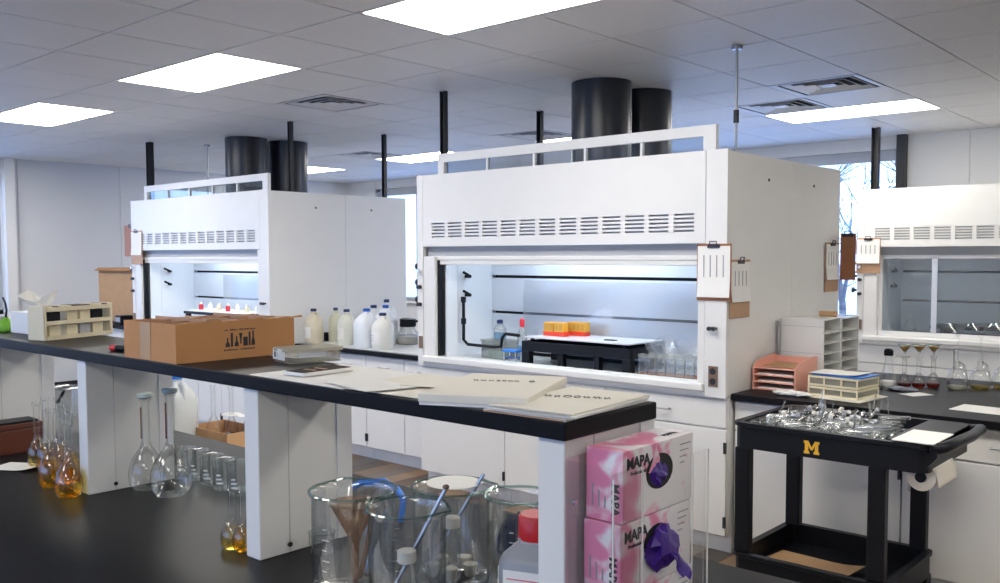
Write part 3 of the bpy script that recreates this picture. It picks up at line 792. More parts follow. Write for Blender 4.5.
# kraft carton with dividers
X0, X1, Y0, Y1 = -2.355, -2.085, 1.143, 1.495; Hc = .098
t = thing('kraft_carton', 'open kraft carton with printed glassware emblem and card dividers', 'box', ((X0+X1)/2, (Y0+Y1)/2, SHZ))
z = SHZ
box(X0, X1, Y0, Y1, z, z+.004).build('bottom', KRAFT, t)
for a in ((X0, X1, Y0, Y0+.004), (X0, X1, Y1-.004, Y1), (X0, X0+.004, Y0+.004, Y1-.004), (X1-.004, X1, Y0+.004, Y1-.004)): box(*a, z+.004, z+Hc).build('side_wall', KRAFT, t)
for k in range(1, 4): box(X0+.005, X1-.005, Y0+(Y1-Y0)*k/4-.001, Y0+(Y1-Y0)*k/4+.001, z+.004, z+Hc+.004+.004*(k % 2)).build('divider', MASON2, t)
for k in range(1, 3): box(X0+(X1-X0)*k/3-.001, X0+(X1-X0)*k/3+.001, Y0+.005, Y1-.005, z+.004, z+Hc+.002).build('divider', MASON2, t)
for k in range(4):
    y0 = Y0+(Y1-Y0)*k/4+.006
    for x0 in (X0+.008, X0+.19):
        MB().add([(x0, y0, z+Hc-.012), (x0+.075, y0, z+Hc-.012+.004*k % .01), (x0+.075, y0+.08, z+Hc-.004+.006*(k % 2)), (x0, y0+.08, z+Hc-.002)], [(0, 1, 2, 3)]).build('inner_flap', KRAFT2 if k % 2 else KRAFT, t, solid=.002)
for k in range(9):
    y0 = Y0+.01+.042*k; hh = .0015+.0022*((k*7) % 3)
    MB().prism([(y0, z+Hc), (y0+.036, z+Hc), (y0+.03, z+Hc+hh), (y0+.006, z+Hc+hh*.6)], X1-.004, X1, 'x').build('torn_edge', KRAFT, t)
box(X0+.09, X0+.145, Y0-.0012, Y0, z+.004, z+Hc).build('tape_strip', TAPE, t)
MB().prism([(X0+.095, z+.004), (X0+.14, z+.004), (X0+.118, z-.0)], Y0-.0012, Y0, 'y').build('tape_tail', TAPE, t)
em = MB(); yc = Y0+.185; zc = z+.050; K_ = .78; xs = X1+.0006; xe = X1-.001
sil = [(-.052, .030, .016), (-.036, .046, .008), (-.018, .034, .015), (-.002, .044, .013), (.016, .030, .017), (.032, .046, .007), (.046, .050, .013)]
for k, (dy, hh, ww) in enumerate(sil):
    dy, hh, ww = dy*K_, hh*K_, ww*K_; y = yc+dy; b0 = zc-.018
    if k in (0, 2, 6): em.prism([(y-ww/2, b0), (y+ww/2, b0), (y+ww/2, b0+hh*.28), (y+.002, b0+hh*.55), (y+.002, b0+hh), (y-.002, b0+hh), (y-.002, b0+hh*.55), (y-ww/2, b0+hh*.28)], xe, xs, 'x')
    elif k == 3: em.prism([(y-.002, b0+.006), (y+.002, b0+.006), (y+.002, b0+hh*.5), (y+ww/2, b0+hh), (y-ww/2, b0+hh), (y-.002, b0+hh*.5)], xe, xs, 'x')
    else: em.prism([(y-ww/2, b0), (y+ww/2, b0), (y+ww/2, b0+hh), (y-ww/2, b0+hh)], xe, xs, 'x')
em.build('emblem', INK, t)
ln = MB()
rr = random.Random(4)
for zz, n_, y_ in ((zc+.024, 17, yc-.049), (zc-.028, 19, yc-.052)):
    for k in range(n_):
        if rr.random() < .12: continue
        ln.box(xe, xs, y_+.0055*k, y_+.0055*k+.0038, zz, zz+.0025+.002*rr.random())
ln.build('print_line', INK, t)
# clear lidded container
t = thing('plastic_container', 'clear plastic container with white lid behind the phone', 'container', (-1.90, 1.405, SHZ), -.2)
Wc, Lc, Hh = .050, .072, .036
MB().prism(rrect(-Wc, Wc, -Lc, Lc, .012), .0, .002, 'z').build('base', FROST, t, world=False)
m = MB(); pol = rrect(-Wc, Wc, -Lc, Lc, .012); n = len(pol)
m.add([(x*.96, y*.96, .002) for x, y in pol]+[(x, y, Hh-.008) for x, y in pol], [(k, (k+1) % n, n+(k+1) % n, n+k) for k in range(n)])
m.build('tub', CLEARPL, t, world=False)
MB().prism(rrect(-Wc-.004, Wc+.004, -Lc-.004, Lc+.004, .014), Hh-.008, Hh, 'z').build('lid', FROST, t, world=False)
for sx in (-1, 1): box(-.012, .012, sx*(Lc+.003), sx*(Lc+.007), .012, Hh-.002).build('clip', PWHITE, t, world=False)
l_ = box(-.05, .02, -Lc-.0025, -Lc-.0005, .006, .034).build('paper_label', PAPER, t, world=False)
for k in range(3): box(-.04+.018*k, -.032+.018*k, -Lc-.0035, -Lc-.0025, .012, .026).build('label_mark', INK, l_, world=False)
# papers and phone
def sheet(name, cx, cy, z, w, l, rz, label, m=PAPER, th=.0012, curl=0, group=None, cat='paper'):
    t_ = MB()
    def f0(u, v, d): return ((u-.5)*w, (v-.5)*l, d+curl*(max(0, u-.6)**2+max(0, .3-v)**2*.5))
    t_.grid(lambda u, v: f0(u, v, th), 8, 8)
    k = len(t_.v); 
    o = t_.build(name, m, world=False, solid=th)
    o.location = (cx, cy, z); o.rotation_euler = (0, 0, rz); return tag(o, label, cat, group)
sheet('paper_sheet', -1.60, 1.275, SHZ, .34, .262, -.02, 'white paper sheet lying under the phone')
sheet('paper_sheet', -1.335, 1.278, SHZ+.0015, .27, .262, .03, 'cream paper sheet between the phone and the flat box', MANILA)
sheet('paper_sheet', -1.42, 1.20, SHZ+.003, .20, .11, -.25, 'small loose paper slip on top of the cream sheet', PAPER, curl=.01)
sheet('paper_sheet', -1.31, 1.32, SHZ+.0045, .14, .16, .3, 'pale paper sheet tucked against the flat box', MANILA, curl=.02)
t = thing('smartphone', 'smartphone with dark screen and pale rim on the papers', 'phone', (-1.668, 1.262, SHZ+.0028), .04)
MB().prism(rrect(-.037, .037, -.074, .074, .01), 0, .008, 'z').build('body', PWHITE, t, world=False, bev=.001)
MB().prism(rrect(-.034, .034, -.071, .071, .008), .008, .0086, 'z').build('screen', mat('phone_screen', (.020, .012, .010), .6, spec=.05), t, world=False)
for k in range(6): box(-.02+.014*(k % 3), -.01+.014*(k % 3), -.03+.03*(k//3), -.02+.03*(k//3), .0086, .009).build('screen_icon', MASON2, t, world=False)
def scribble(par, x0, x1, y, z, seed, h=.014, m=INK, name='handwriting'):
    rnd = random.Random(seed); mb = MB(); x = x0
    while x < x1:
        k = rnd.random(); wd = h*rnd.uniform(.5, .8)
        if k < .82:
            pts = []; kind = rnd.randint(0, 3)
            for q in range(9):
                a = q/8*2*PI
                if kind == 0: pts.append((x+wd/2+wd/2*math.cos(a), y+h/2*math.sin(a)))
                elif kind == 1: pts.append((x+wd*q/8, y+h/2*math.sin(2*a)))
                elif kind == 2: pts.append((x+wd/2+wd/2*math.cos(a*.8), y-h/2+h*q/8))
                else: pts.append((x+wd*q/8, y-h/2+h*abs(math.cos(a*.75))))
            mb.tube([(a, b, z) for a, b in pts], h*.035, 4)
        x += wd*1.35
    return mb.build(name, m, par, world=False)
t = thing('flat_box', 'flat white document box with handwriting on its lid', 'box', (-1.147, 1.285, SHZ), .42)
box(-.10, .10, -.145, .145, 0, .005).build('tray', PWHITE, t, world=False)
box(-.102, .102, -.147, .147, .005, .0205).build('lid', MANILA, t, world=False, bev=.002)
o = scribble(t, -.06, .065, 0, 0, 5, .016); o.matrix_local = Matrix.Translation((.0, .05, .021)) @ Matrix.Rotation(PI+.1, 4, 'Z')
zf = SHZ
for k, (dx, dy, rz, lab) in enumerate(((0, 0, .05, 'brown edged paper stack beneath the manila folder at the shelf end'), (.006, .004, .10, 'plain white folder under the manila folder at the shelf end'), (.0, .012, .07, 'manila folder with black handwriting at the shelf end'))):
    t = thing('paper_folder', lab, 'folder', (-.967+dx, 1.272+dy, zf), rz, 'folders at the shelf end')
    th = (.004, .003, .0025)[k]
    box(-.085, .085, -.132, .132, 0, th).build('cover', (PAPER, PAPER, MANILA)[k], t, world=False)
    for q in range(2): box(-.083+.003*q, .083-.002*q, -.135-.001*q, -.131, .001, th-.001).build('page_edge', (MASON2, PAPER, PAPER)[k], t, world=False)
    if k == 2:
        o = scribble(t, -.055, .06, 0, 0, 11, .02); o.matrix_local = Matrix.Translation((.0, .03, th+.0004)) @ Matrix.Rotation(PI+.35, 4, 'Z')
    zf += th+.0006

# ================================================================== BENCH TOP ITEMS
GA = 'amber filled flasks by the shelf upright'
for k, (px, py, H, R, lv, lab) in enumerate(((38, 466, .215, .032, .05, 'pale flask with little amber liquid beside the paper sheet'), (52, 486, .235, .039, .085, 'amber flask at the outer front of the cluster'),
        (69, 496, .22, .040, .085, 'fullest amber flask touching the shelf upright'), (62, 478, .235, .036, .08, 'amber flask in the middle of the cluster'), (47, 470, .24, .034, .07, 'amber flask behind the outer front flask'),
        (71, 481, .225, .036, .085, 'amber flask behind the fullest one'), (60, 466, .23, .034, .07, 'rearmost amber flask of the cluster by the bin'))):
    p = B(px, py); vol_flask((p.x, p.y, BZ), H, R, lab, GA, AMBER if k else YLIQ, lv, rn=.010)
vol_flask(on(B(147, 488)), .275, .052, 'empty volumetric flask with pale stopper nearer the upright', 'large empty flasks', None, rn=.012, stopper=mat('pale_green_stopper', (.62, .72, .66), .4), mark=BROWNPL)
vol_flask(on(B(172, 494)), .30, .061, 'larger empty volumetric flask with stopper and brown neck strip', 'large empty flasks', None, rn=.012, stopper=mat('pale_green_stopper', (.62, .72, .66), .4), mark=BROWNCASE)
vol_flask(on(B(233, 547)), .150, .029, 'small flask of yellow liquid standing clear of the upright', 'small yellow flasks', YLIQ, .045, rn=.0085, mark=None)
vol_flask(on(B(244, 549.5)), .150, .027, 'small flask of yellow liquid half hidden behind the upright', 'small yellow flasks', AMBER, .05, rn=.0085)
GB = 'row of small empty beakers'
for px, py, R, H, lab in ((186, 474, .033, .085, 'small empty beaker at the flask end of the row'), (199, 479, .034, .092, 'small empty beaker second from the large flasks'), (212, 484, .034, .092, 'small beaker with white rim label third along the row'),
        (225, 489, .034, .092, 'small empty beaker fourth along the row'), (240, 494, .036, .098, 'small empty beaker with grey base near the upright'), (261, 499.5, .034, .096, 'small empty beaker half behind the upright')):
    p = B(px, py); t = beaker((p.x, p.y, BZ), R, H, lab, GB, GLASS, rotz=.6)
    for k in range(3): MB().box(-.010, .010-.004*k, -R-.0012, -R-.0002, H*.25+.012*k, H*.25+.004+.012*k).build('graduation', PWHITE, t, world=False)
# large beakers under the shelf
GL = 'large beakers under the shelf'
def mm(px, py, yb):
    return B(px, yb)
b1 = B(354, 590); beaker((b1.x, b1.y, BZ), .085, .211, 'large beaker holding a brown funnel beside the upright', GL, rotz=2.6)
b2 = B(408, 617); beaker((b2.x, b2.y, BZ), .074, .214, 'large beaker with a glass rod and white stoppers', GL, rotz=.4)
b3 = B(452, 577); beaker((b3.x, b3.y, BZ), .082, .199, 'large beaker with green rim covered by a paper disc', GL, rotz=.8)
b4 = B(520, 590); beaker((b4.x, b4.y, BZ), .068, .199, 'large beaker holding a dark rag behind the red capped bottle', GL, rotz=2.9)
b5 = B(322, 552); beaker((b5.x, b5.y, BZ), .03, .05, 'small bluish beaker beside the upright foot', 'small cup by the upright', GLASSB)
# contents
t = thing('glass_funnel', 'brown tinted long stem funnel standing in a large beaker', 'funnel', (b1.x+.005, b1.y, BZ+.0095)); 
MB().lathe([(.006, 0), (.009, .09), (.014, .105), (.050, .172), (.052, .176)], 20).build('cone', BROWNGL, t, world=False, smooth=True)
MB().tube([(.012, .0, .02), (.03, .01, .1), (.046, .01, .16)], .006, 6).build('inner_stem', BROWNGL, t, world=False, smooth=True)
t = thing('stirring_rod', 'glass rod leaning in the stopper filled beaker', 'rod', (b2.x, b2.y, BZ+.01), 0, 'glass rods leaning in beakers')
MB().tube([(-.040, -.032, 0), (.055, .050, .24)], .004, 8).build('rod', STEEL, t, world=False, smooth=True)
MB().lathe([(.0045, 0), (.007, .004), (.0045, .008)], 8, (.055, .050, .238), True, True).build('tip', BROWNPL, t, world=False)
t = thing('stirring_rod', 'glass rod leaning in the paper covered beaker', 'rod', (b3.x, b3.y, BZ+.01), 0, 'glass rods leaning in beakers')
MB().tube([(-.045, -.035, 0), (.052, .046, .215)], .004, 8).build('rod', STEEL, t, world=False, smooth=True)
rr = random.Random(2)
def stopper(c, R, k0, zs, lab):
    for k in range(k0):
        a = 2*PI*k/k0+.4; r = R*.52
        o = MB().lathe([(.011, 0), (.016, .022), (.016, .026), (.010, .028)], 12, cap0=True, cap1=True).build('rubber_stopper', CHALK, world=False, smooth=True)
        o.location = (c.x+r*math.cos(a), c.y+r*math.sin(a), zs); o.rotation_euler = (0, 0, a)
        tag(o, lab, 'stopper', 'white stoppers in the beakers')
stopper(b2, .074, 5, BZ+.0085, 'white rubber stopper in the beaker with the leaning rod')
stopper(b3, .082, 5, BZ+.0085, 'white rubber stopper in the paper covered beaker')
for c, nm in ((b2, 'tall vial inside the stopper filled beaker'), (b3, 'tall vial inside the paper covered beaker')):
    t = thing('glass_vial', nm, 'vial', (c.x+.02, c.y-.02, BZ+.0085))
    shell([(.001, .002), (.016, 0), (.018, .006), (.018, .09), (.014, .10), (.015, .115)], GLASS, 'glass_body', t, 16)
    MB().lathe([(.016, .108), (.018, .11), (.018, .13), (.015, .132)], 14, cap0=True, cap1=True).build('cap', CHALK, t, world=False, smooth=True)
o = MB().lathe([(.001, .0), (.060, .0), (.060, .0015), (.001, .0015)], 24).build('filter_paper', PAPER, world=False); o.location = (b3.x-.012, b3.y+.02, BZ+.2); tag(o, 'round white filter paper lying across the green rimmed beaker', 'paper')
o = crumple(.045, .045, .06, 4, .3).build('rag', mat('dark_rag', (.03, .035, .06), .8), world=False, smooth=True); o.location = (b4.x, b4.y, BZ+.10); tag(o, 'dark blue crumpled cloth inside the beaker behind the bottle', 'cloth')
# bottle with red cap
p = B(537, 622); t = thing('reagent_bottle', 'grey square plastic bottle with red screw cap and white label', 'bottle', (p.x, p.y, BZ), .35)
def ring(w, z): return [(x, y, z) for x, y in rrect(-w, w, -w, w, w*.35, 3)]
lv = [(.056, 0), (.060, .006), (.060, .125), (.054, .138), (.030, .158), (.028, .166)]
vs = []; fs = []
for w_, z in lv: vs += ring(w_, z)
for i in range(len(lv)-1): fs += [(i*16+k, i*16+(k+1) % 16, (i+1)*16+(k+1) % 16, (i+1)*16+k) for k in range(16)]
fs += [tuple(range(15, -1, -1)), tuple(80+k for k in range(16))]
MB().add(vs, fs).build('body', mat('grey_polyethylene', (.30, .31, .33), .35), t, world=False, smooth=True)
MB().lathe([(.035, .162), (.0355, .17), (.035, .203), (.031, .208)], 28, cap0=True, cap1=True).build('cap', RED, t, world=False, smooth=True)
MB().lathe([(.031, .156), (.036, .158), (.036, .162), (.031, .164)], 24).build('cap_ring', GREYIN, t, world=False, smooth=True)
l_ = box(-.045, .045, -.0612, -.0602, .015, .115).build('label_sheet', PAPER, t, world=False)
for k in range(4): box(-.038, .03-.012*k, -.0618, -.0612, .098-.012*k, .1005-.012*k).build('label_print', mat('pink_print', (.75, .25, .30), .6), l_, world=False)
l_ = box(-.0612, -.0602, -.045, .045, .015, .115).build('label_sheet', PAPER, t, world=False)
for k in range(4): box(-.0618, -.0612, -.03+.012*k, .038, .098-.012*k, .1005-.012*k).build('label_print', mat('pink_print', (.75, .25, .30), .6), l_, world=False)
# papers on the bench
sheet('paper_sheet', -1.42, .985, BZ, .33, .18, .25, 'white paper sheet lying on the bench beneath the big beakers', PAPER, curl=.03)
p = B(22, 467); sheet('paper_sheet', p.x, p.y-.01, BZ, .16, .11, .5, 'crumpled white paper sheet beside the brown case', PAPER, curl=.05)
p = at(385, 478, 'z', 1.03); t = thing('tube_tongs', 'bright blue plastic looped tongs behind the big beakers', 'tongs', (at(372, 482, 'y', 1.55).x, 1.52, BZ))
MB().tube([(-.09, .02, .062), (-.075, .06, .076), (-.02, .09, .082), (.05, .075, .074), (.10, .05, .062)], .009, 8).build('blue_loop', BLUE2, t, world=False, smooth=True)
MB().tube([(-.09, .02, .062), (-.085, .02, .03), (-.08, .02, .004)], .008, 8).build('leg', BLUE2, t, world=False, smooth=True)
MB().tube([(.10, .05, .062), (.098, .048, .03), (.095, .045, .004)], .008, 8).build('leg', BLUE2, t, world=False, smooth=True)
# brown case and clear bin at the end of the bench
t = thing('instrument_case', 'dark brown case with black lid edge behind the amber flasks', 'case', (-3.50+.18, 1.37, BZ), .25)
t.location = (-3.425, 1.20, BZ); t.rotation_euler = (0, 0, PI/2)
box(-.13, .13, -.05, .05, 0, .085).build('body', BROWNCASE, t, world=False, bev=.004)
box(-.132, .132, -.052, .052, .086, .105).build('lid', BROWNCASE, t, world=False, bev=.004)
box(-.11, .12, -.045, .045, .105, .113).build('top_pad', BPLAST, t, world=False, bev=.003)
for dz in (.02, .045, .07): box(-.10, -.08, -.057, -.05, dz, dz+.012).build('latch', CHROME, t, world=False)
t = thing('clear_bin', 'clear tapered plastic bin with dark rim clips behind the flasks', 'bin', (at(68, 405, 'y', 1.56).x, 1.56, BZ), .2)
m = MB(); pol = rrect(-.05, .05, -.05, .05, .012); n = len(pol)
m.add([(x*.75, y*.75, .05) for x, y in pol]+[(x, y, .17) for x, y in pol], [(k, (k+1) % n, n+(k+1) % n, n+k) for k in range(n)]+[tuple(range(n))])
m.build('tub', CLEARPL, t, world=False, smooth=True)
MB().tube([(x*1.02, y*1.02, .17) for x, y in pol+pol[:1]], .005, 6).build('rim', CLEARPL, t, world=False, smooth=True)
MB().tube([(-.052, -.052, .165), (-.02, -.056, .12), (.02, -.056, .12), (.052, -.052, .165)], .006, 6).build('rim_clip', BPLAST, t, world=False)
for sx, sy in ((-1, -1), (1, -1), (1, 1), (-1, 1)): MB().tube([(sx*.036, sy*.036, .055), (sx*.036, sy*.036, 0)], .005, 6).build('foot', CLEARPL, t, world=False)
# low cart behind the bench with a jug and a tray of flasks
t = thing('utility_stand', 'low white stand behind the bench carrying a jug and flask tray', 'stand', (-3.4, 2.25, 0))
box(-3.90, -3.08, 2.0, 2.48, .70, .73).build('stand_top', PWHITE, t, bev=.004)
for x in (-3.87, -3.11):
    for y in (2.05, 2.45): box(x-.02, x+.02, y-.02, y+.02, 0, .70).build('leg', STEEL, t)
q = at(178, 428, 'y', 2.13); jug((q.x, 2.13, .73), .335, .075, 'tall cream jug with bright blue cap and printed labels', 'jug on the low stand', PLASTJUG, BLUE2, square=True, lab=LABELW)
q = at(226, 432, 'y', 2.28)
t = thing('cardboard_tray', 'shallow brown cardboard tray holding three flasks', 'tray', (q.x, 2.28, .73))
box(-.17, .17, -.10, .10, 0, .005).build('bottom', KRAFT2, t, world=False)
for a in ((-.17, .17, -.10, -.095), (-.17, .17, .095, .10), (-.17, -.165, -.095, .095), (.165, .17, -.095, .095)): box(*a, .005, .085).build('side_wall', KRAFT2, t, world=False)
for k, (dx, lq, lab) in enumerate(((-.09, None, 'clear long neck flask in the cardboard tray'), (.04, REDLIQ, 'flask with orange liquid and white collar in the tray'), (.15, REDLIQ, 'flask with red liquid and white collar at the tray end'))):
    f = vol_flask((q.x+dx*.8, 2.26+.03*k, .7355), .27, .036, lab, 'flasks in the cardboard tray', lq, .05, rn=.010)
    if k: MB().lathe([(.012, .135), (.045, .137), (.046, .140), (.012, .142)], 18).build('paper_collar', PAPER, f, world=False)

# ================================================================== GLOVE BOXES
XE = -.885
t = thing('glove_holder', 'clear acrylic holder fixed to the shelf end with two glove boxes', 'holder', (XE+.05, 1.30, .95))
ya, yb_ = 1.150, 1.448; xo = XE+.094
box(XE+.0045, XE+.0085, ya, yb_, .93, 1.275).build('back_plate', ACRY, t)
box(XE+.0085, xo, ya, ya+.003, .93, 1.272).build('side_plate', ACRY, t); box(XE+.0085, xo, yb_-.003, yb_, .93, 1.255).build('side_plate', ACRY, t)
box(XE+.0085, xo, ya+.003, yb_-.003, .93, .933).build('bottom_plate', ACRY, t)
box(xo, xo+.003, ya, ya+.085, .93, 1.262).build('front_lip', ACRY, t); box(xo, xo+.003, yb_-.055, yb_, .93, 1.255).build('front_lip', ACRY, t)
for (yy) in (ya+.0, ya+.084, yb_-.055, yb_): box(xo+.003, xo+.005, yy-.001, yy+.0015, .93, 1.255).build('edge_bead', PWHITE, t)
for zz in (1.20, 1.02): MB().cyl((XE+.0085, ya+.02, zz), (XE+.012, ya+.02, zz), .005, 10).build('screw', CHROME, t)
def glove_box(z0, dy, label):
    Y0 = 1.198+dy; L, H = .220, .117; x0, x1 = XE+.012, XE+.084
    t = thing('glove_box', label, 'box', (x0, Y0, z0), 0, 'pink glove boxes')
    box(0, x1-x0, 0, L, 0, H).build('carton', PINK, t, world=False, bev=.001)
    xf = x1-x0
    # opening
    MB().prism([(L*.50+.042*math.cos(a), H*.58+.030*math.sin(a)) for a in [2*PI*k/20 for k in range(20)]], xf-.001, xf+.0006, 'x').build('opening', DARK, t, world=False)
    text('MAPA', .026, INK, t, frame((xf+.0007, L*.20, H*.80), (0, 1, 0), (0, 0, 1)), 'brand_lettering', bold=.0008)
    text('Professional', .0095, INK, t, frame((xf+.0007, L*.20, H*.66), (0, 1, 0), (0, 0, 1)), 'small_lettering')
    text('MAPA', .020, INK, t, frame((xf*.80, -.0007, H*.32), (0, 0, -1), (1, 0, 0)), 'side_lettering', bold=.0006)
    for k in range(3): box(xf*(.16+.17*k), xf*(.20+.17*k), -.0007, .0, H*.18, H*(.5-.08*k)).build('side_print', GREYINK, t, world=False)
    text('MAPA', .016, INK, t, frame((xf*.7, L*.80, H+.0007), (0, 1, 0), (-1, 0, 0)), 'top_lettering')
    for k in range(4): box(xf, xf+.0006, L*.80, L*(.96-.03*k), H*(.86-.09*k), H*(.875-.09*k)).build('front_print', GREYINK, t, world=False)
    return xf+x0, Y0+L*.50, z0+H*.58
g2 = glove_box(.934, 0, 'lowest pink box hidden at the foot of the acrylic holder')
g0 = glove_box(1.0525, -.006, 'lower pink glove box with a big purple glove pulled out')
g1 = glove_box(1.171, 0, 'upper pink glove box with torn opening on top')
def glove(c, s, seed, lab, drop=0):
    t = thing('nitrile_glove', lab, 'glove', (c[0], c[1], c[2]))
    m = crumple(s*.42, s*1.1, s*.95, seed, .42, 11, 1.5)
    m.build('cuff', PURPLE, t, world=False)
    if drop:
        def fn(u, v):
            wv = .014*math.sin(PI*min(1, .35+u)); return (.010+.02*v+.006*math.sin(6*v+3*u), .02+.012*v+(u-.5)*.030*(1-.4*v), -.01-drop*v+.004*math.sin(9*u))
        MB().grid(fn, 6, 8).build('finger_flap', PURPLE, t, world=False, solid=.002)
glove((g0[0]+.006, g0[1]+.004, g0[2]-.008), .040, 3, 'crumpled purple glove bulging from the lower pink box', .045)
glove((g1[0]-.004, g1[1]-.004, g1[2]-.004), .026, 8, 'purple glove edge peeking from the upper pink box')
m = MB().prism([(0, 0), (.012, .018), (.022, .045), (.034, .02), (.028, .0)], 0, .0012, 'x')
o = m.build('torn_flap', PINK, world=False); o.location = (g1[0]+.0008, g1[1]-.036, g1[2]+.002); o.parent = None
bx_ = [q for q in bpy.data.objects if q.name.startswith('glove_box') and q['label'].startswith('upper')][0]
o.location = Vector(o.location)-bx_.location; o.parent = bx_

# ================================================================== INSIDE THE BIG HOOD
WZ = .90
t = thing('black_table', 'low black table with white board top inside the big hood', 'table', (-3.37, 4.68, WZ))
TX0, TX1, TY0, TY1 = -3.80, -2.96, 4.50, 4.855
m = MB()
for a in ((TX0, TX1, TY0, TY0+.02), (TX0, TX1, TY1-.02, TY1), (TX0, TX0+.02, TY0+.02, TY1-.02), (TX1-.02, TX1, TY0+.02, TY1-.02)): m.box(*a, .985, 1.05)
m.build('apron', BPLAST, t, bev=.003)
box(TX0+.02, TX1-.02, TY0+.02, TY1-.02, .985, .995).build('tray_floor', BPLAST, t)
for x in (TX0, TX1-.06):
    for y in (TY0, TY1-.05): box(x, x+.06, y, y+.05, WZ, .985).build('leg', BPLAST, t, bev=.003)
for x in (TX0+.28, TX0+.56): box(x, x+.04, TY0+.02, TY0+.06, WZ, .985).build('leg', BPLAST, t)
box(TX0+.02, TX1+.0, TY0-.005, TY1, 1.072, 1.080).build('board', mat('grey_white_board', (.62, .63, .68), .3), t, bev=.002)
for x in (TX0+.05, TX1-.08):
    for y in (TY0+.03, TY1-.06): box(x, x+.02, y, y+.02, 1.05, 1.072).build('spacer', BPLAST, t)
box(-3.22, -3.14, 4.60, 4.63, 1.0805, 1.086).build('slot_cover', BPLAST, t)
rr = random.Random(9)
for k in range(7):
    x = TX0+.09+.1*k; t = thing('clear_pipette', 'thin clear pipette lying in the black table tray', 'pipette', (x, 4.535, 1.0), 0, 'pipettes in the black table tray')
    MB().tube([(-.06, 0, .006), (.06, .012*(k % 3), .006)], .0055, 6).build('barrel', CLEARPL, t, world=False)
    MB().tube([(.06, .012*(k % 3), .006), (.078, .012*(k % 3), .006)], .0052, 6, .002).build('tip', CLEARPL, t, world=False)
for k, (x, y, lab) in enumerate(((-3.64, 4.66, 'amber test tube rack with red base on the black table'), (-3.545, 4.76, 'second amber rack with red base behind the first rack'))):
    t = thing('tube_rack', lab, 'rack', (x, y, 1.0805), 0, 'amber racks on the black table')
    box(-.085+.02*k, .085, -.03, .03, 0, .028).build('base', mat('red_rack', (.75, .05, .02), .4), t, world=False, bev=.002)
    for q in range(2+0):
        x0 = -.083+.085*q if not k else -.06+.07*q
        box(x0, x0+.075, -.028, .028, .028, .088).build('tip_box', AMBERP, t, world=False, bev=.002)
        for a in (x0+.006, x0+.041): box(a, a+.028, -.0295, -.028, .038, .078).build('box_window', mat('amber_window', (.55, .30, .05), .5), t, world=False)
# wash bottles
def wash(loc, label, body, cap, R=.035, H=.11):
    t = thing('wash_bottle', label, 'bottle', loc, 0, 'bottles in the big hood')
    MB().lathe([(.001, .001), (R, 0), (R, H*.6), (R*.8, H*.75), (R*.4, H*.88), (R*.4, H*.95)], 18).build('body', body, t, world=False, smooth=True)
    MB().lathe([(R*.3, .002), (R*.96, .004), (R*.96, H*.4)], 18, cap0=True, cap1=True).build('contents', mat('blue_contents', (.10, .30, .50), .4), t, world=False, smooth=True)
    MB().lathe([(R*.48, H*.9), (R*.48, H*1.08), (R*.3, H*1.12)], 14, cap0=True, cap1=True).build('cap', cap, t, world=False, smooth=True)
    return t
wash((-4.13, 4.66, WZ+.13), 'bottle of blue liquid with navy cap on the clear box', CLEARPL, NAVY, .045, .12)
wash((-3.93, 4.66, WZ), 'tall clear bottle with red cap inside the big hood', CLEARPL, mat('red_bright', (.75, .02, .04), .4), .035, .25)
t = thing('clear_box', 'clear plastic box with green contents inside the big hood', 'container', (-4.13, 4.66, WZ))
m = MB()
for a in ((-.11, .11, -.07, -.066), (-.11, .11, .066, .07), (-.11, -.106, -.066, .066), (.106, .11, -.066, .066)): m.box(*a, .004, .12)
m.build('tub', CLEARPL, t, world=False); box(-.11, .11, -.07, .07, 0, .004).build('base', CLEARPL, t, world=False)
box(-.115, .115, -.075, .075, .12, .128).build('lid', CLEARPL, t, world=False)
for k in range(3): MB().lathe([(.025, 0), (.028, .03), (.015, .05)], 12, (-.07+.06*k, .0, .004), True, True).build('green_bulb', mat('pale_green', (.30, .55, .35), .4), t, world=False, smooth=True)
t = thing('blue_caddy', 'small blue wire caddy beside the black table in the hood', 'caddy', (-3.895, 4.52, WZ))
box(-.06, .06, -.035, .035, .07, .085).build('tray', BLUE2, t, world=False, bev=.002)
for sx in (-1, 1):
    for sy in (-1, 1): MB().cyl((sx*.05, sy*.028, 0), (sx*.05, sy*.028, .07), .005, 6).build('leg', CHROME, t, world=False)
box(-.05, .05, -.03, .03, .03, .036).build('shelf', BLUE, t, world=False)
# glass dishes and cylinders at the right of the hood
GD = 'glass tubes racked beside the hood jamb'
for k in range(6):
    for q in range(2):
        x = -2.87+.062*k; y = 4.49+.11*q
        t = thing('weighing_bottle', 'upright clear glass bottle among those by the hood jamb', 'bottle', (x, y, WZ+.012), 0, GD)
        shell([(.001, .002), (.024, 0), (.026, .008), (.026, .085), (.022, .095), (.024, .105)], GLASSB, 'glass_body', t, 14)
        MB().lathe([(.022, .098), (.027, .1), (.027, .115), (.012, .12)], 14, cap0=True, cap1=True).build('stopper', CLEARPL, t, world=False, smooth=True)
tag(box(-2.92, -2.50, 4.455, 4.64, WZ, WZ+.012).build('brown_tray', MASON, loc=(-2.7, 4.55, WZ)), 'flat brown tray under the glass bottles in the big hood', 'tray')
for k in range(7):
    o = MB().cyl((-2.90+.055*k, 4.66+.005*(k % 2), 0), (-2.88+.055*k, 4.84, .03), .013, 10).build('glass_cylinder', GLASSB, smooth=True); o.location = (0, 0, WZ+.014)
    tag(o, 'long clear glass tube lying behind the bottles in the big hood', 'tube', 'glass tubes lying in the big hood')
